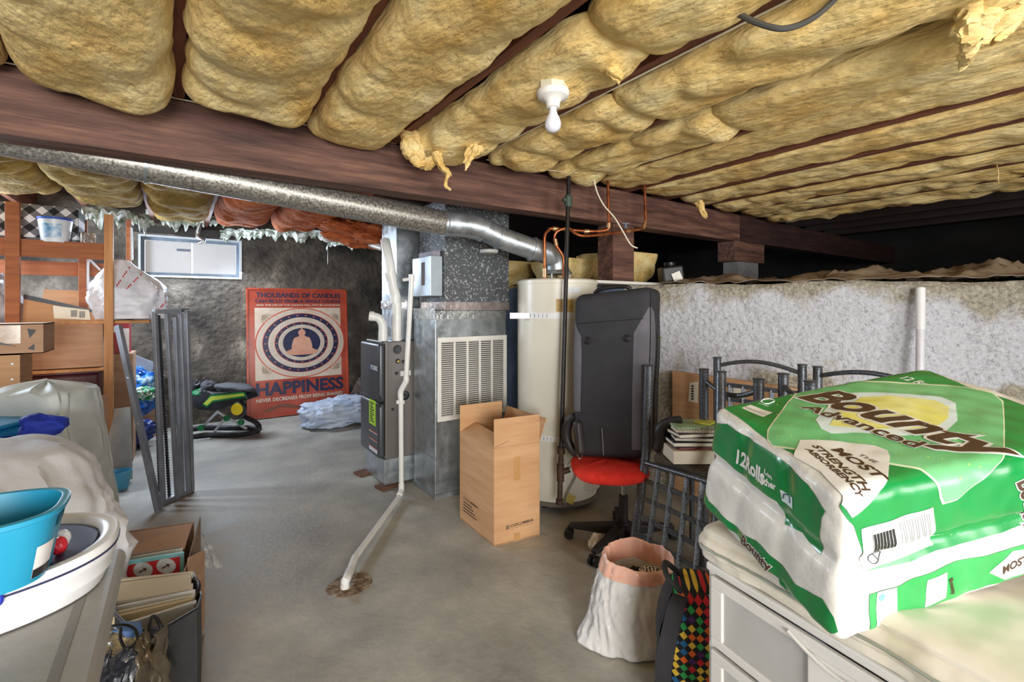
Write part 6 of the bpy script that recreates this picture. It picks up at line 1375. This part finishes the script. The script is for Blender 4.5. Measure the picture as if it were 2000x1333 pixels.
wall4(Nn,Rn,HB+.001,pd(965,820,2.594).z,'front_flap'); wall4(Ln,Bn,HB+.001,pd(900,792,2.94).z,'rear_flap',lean=R*.0)
wall4(Rn,Bn,HB+.001,pd(1052,807,2.73).z-.03,'side_flap',lean=R*.04)
m=MB(); a,b=Nn+Z*HB,Ln+Z*HB; m.poly([a+Z*.001,b+Z*.001,lerp(b,Bn+Z*HB,.35)+Z*.05,lerp(a,Rn+Z*HB,.30)+Z*.03],Z*.004); m.build('folded_flap',ct_,bx_,smooth=False)
nR=((Rn-Nn).cross(Z)).normalized(); nR=nR if nR.dot(F)<0 else -nR
def wp(u,z,o=.0008): return lerp(Nn,Rn,u)+Z*z+nR*o
m=MB(); txt(m,'COLUMBIA',wp(.34,.083),wp(.86,.083)-wp(.34,.083)+Z*.006,Z*.016,.03); txt(m,'corrugated container',wp(.34,.072),wp(.85,.072)-wp(.34,.072)+Z*.004,Z*.005,0); m.build('carton_lettering',M('carton ink','#4b3a2e'),bx_,smooth=False)
m=MB(); m.poly([wp(.25,.075),wp(.32,.076),wp(.32,.1),wp(.25,.098)]); m.build('carton_emblem',M('carton ink2','#7d634d'),bx_,smooth=False)
for u0,u1,z0,z1 in((.42,.56,.34,.47),(.42,.56,.0,.045)):
    m=MB(); m.poly([wp(u0,z0),wp(u1,z0),wp(u1,z1),wp(u0,z1)]); m.build('tape_strip',tape,bx_,smooth=False)
nL=((Nn-Ln).cross(Z)).normalized(); nL=nL if nL.dot(F)<0 else -nL
m=MB()
a=lerp(Ln,Nn,.12)+nL*.0008
for k in range(4): m.poly([a+Z*(.12-.018*k),a+(Nn-Ln)*.45*(.6+.1*k)+Z*(.12-.018*k),a+(Nn-Ln)*.45*(.6+.1*k)+Z*(.127-.018*k),a+Z*(.127-.018*k)])
txt(m,'COLUMBIA',a+Z*.14,(Nn-Ln)*.45,Z*.014,.03); m.build('carton_lettering',M('carton ink','#4b3a2e'),bx_,smooth=False)
# ---- wall things
def wallp(px,z,o=0):
    a,b=WP[0],WP[1]; r=ray(px,600); n=V((-(b-a).y,(b-a).x,0)).normalized(); t=(a-V((0,0,0))).dot(n)/(V((r.x,r.y,0)).dot(n)); p=V((r.x*t,r.y*t,z)); 
    if n.dot(-p)<0: n=-n
    return p+n*o
p=wallp(1790,1.45,.06); tz=CAM.z+(600-563)/FP*(p.dot(F)); A_=V((p.x,p.y,tz)); b=wallp(1752,.0,.32); 
t=T('white_tube','white plastic tube leaning against the painted wall behind the towels','tube',(b.x,b.y,0))
m=MB(); m.tube([lerp(A_,b,.17),V((b.x,b.y,.004))],.021,20); m.build('lower_tube',M('tube translucent','#cfcfd6','#dcdce2',rough=.3),t)
m=MB(); m.tube([A_,lerp(A_,b,.175)],.0235,20); m.build('tube_cap',whitepl,t)
m=MB()
def pls(u,v):
    q=lerp(lerp(WP[1],WP[0],.05),WP[0],u); n=V((.84,.55,0)); p=V((q.x,q.y,0))+n*(.04+2.2*v+.05*nz((q.x,q.y,1),4)*(1-v))
    z=1.475+.02*(u*1.0)+.14*abs(fb((p.x,p.y,4),2.4,4))*min(1,v*6)*(.35+2.2*u)+.02*fb((p.x,p.y,9),9,3)+.012; return V((p.x,p.y,z))
m.shell(150,70,pls,(0,0,.002)); one(m,'plastic_sheet',M('dusty poly sheet','#83705f','#b9a893',scale=3,rough=.4,c3='#a08d79',bump=.2,bs=20),'dusty brown plastic sheeting spread over the crawlspace earth','plastic sheet')
t=T('black_container','small black container with a dusty white side on top of the wall','container',pd(1308,550,3.75))
m=MB(); c=pd(1310,535,3.78); zz=1.502; m.box((c.x,c.y,zz+.065),(.17,.14,.13),rotm(0,-.12,-YAW)); m.build('container_body',black,t,bev=.015,smooth=False)
m=MB(); m.lathe([(.04,0),(.045,.01),(.045,.03),(.03,.035)],(c.x-.01,c.y,zz+.13),20); m.build('container_lid',black,t)
m=MB(); q=pd(1322,545,3.70); m.box((q.x,q.y,zz+.045),(.07,.01,.07),rotm(0,-.4,-YAW)); m.build('dusty_patch',white,t,smooth=False)
m=MB(); c=pd(1165,1068,2.55); m.blob((c.x,c.y,.045),(.05,.035,.042),seed=12,amp=.3,fold=.2,zcut=.002); one(m,'crumpled_tissue',paper,'crumpled off white paper on the floor by the office chair leg','paper scrap')
m=MB(); m.box(pd(1322,790,3.1),(.02,.05,.3));
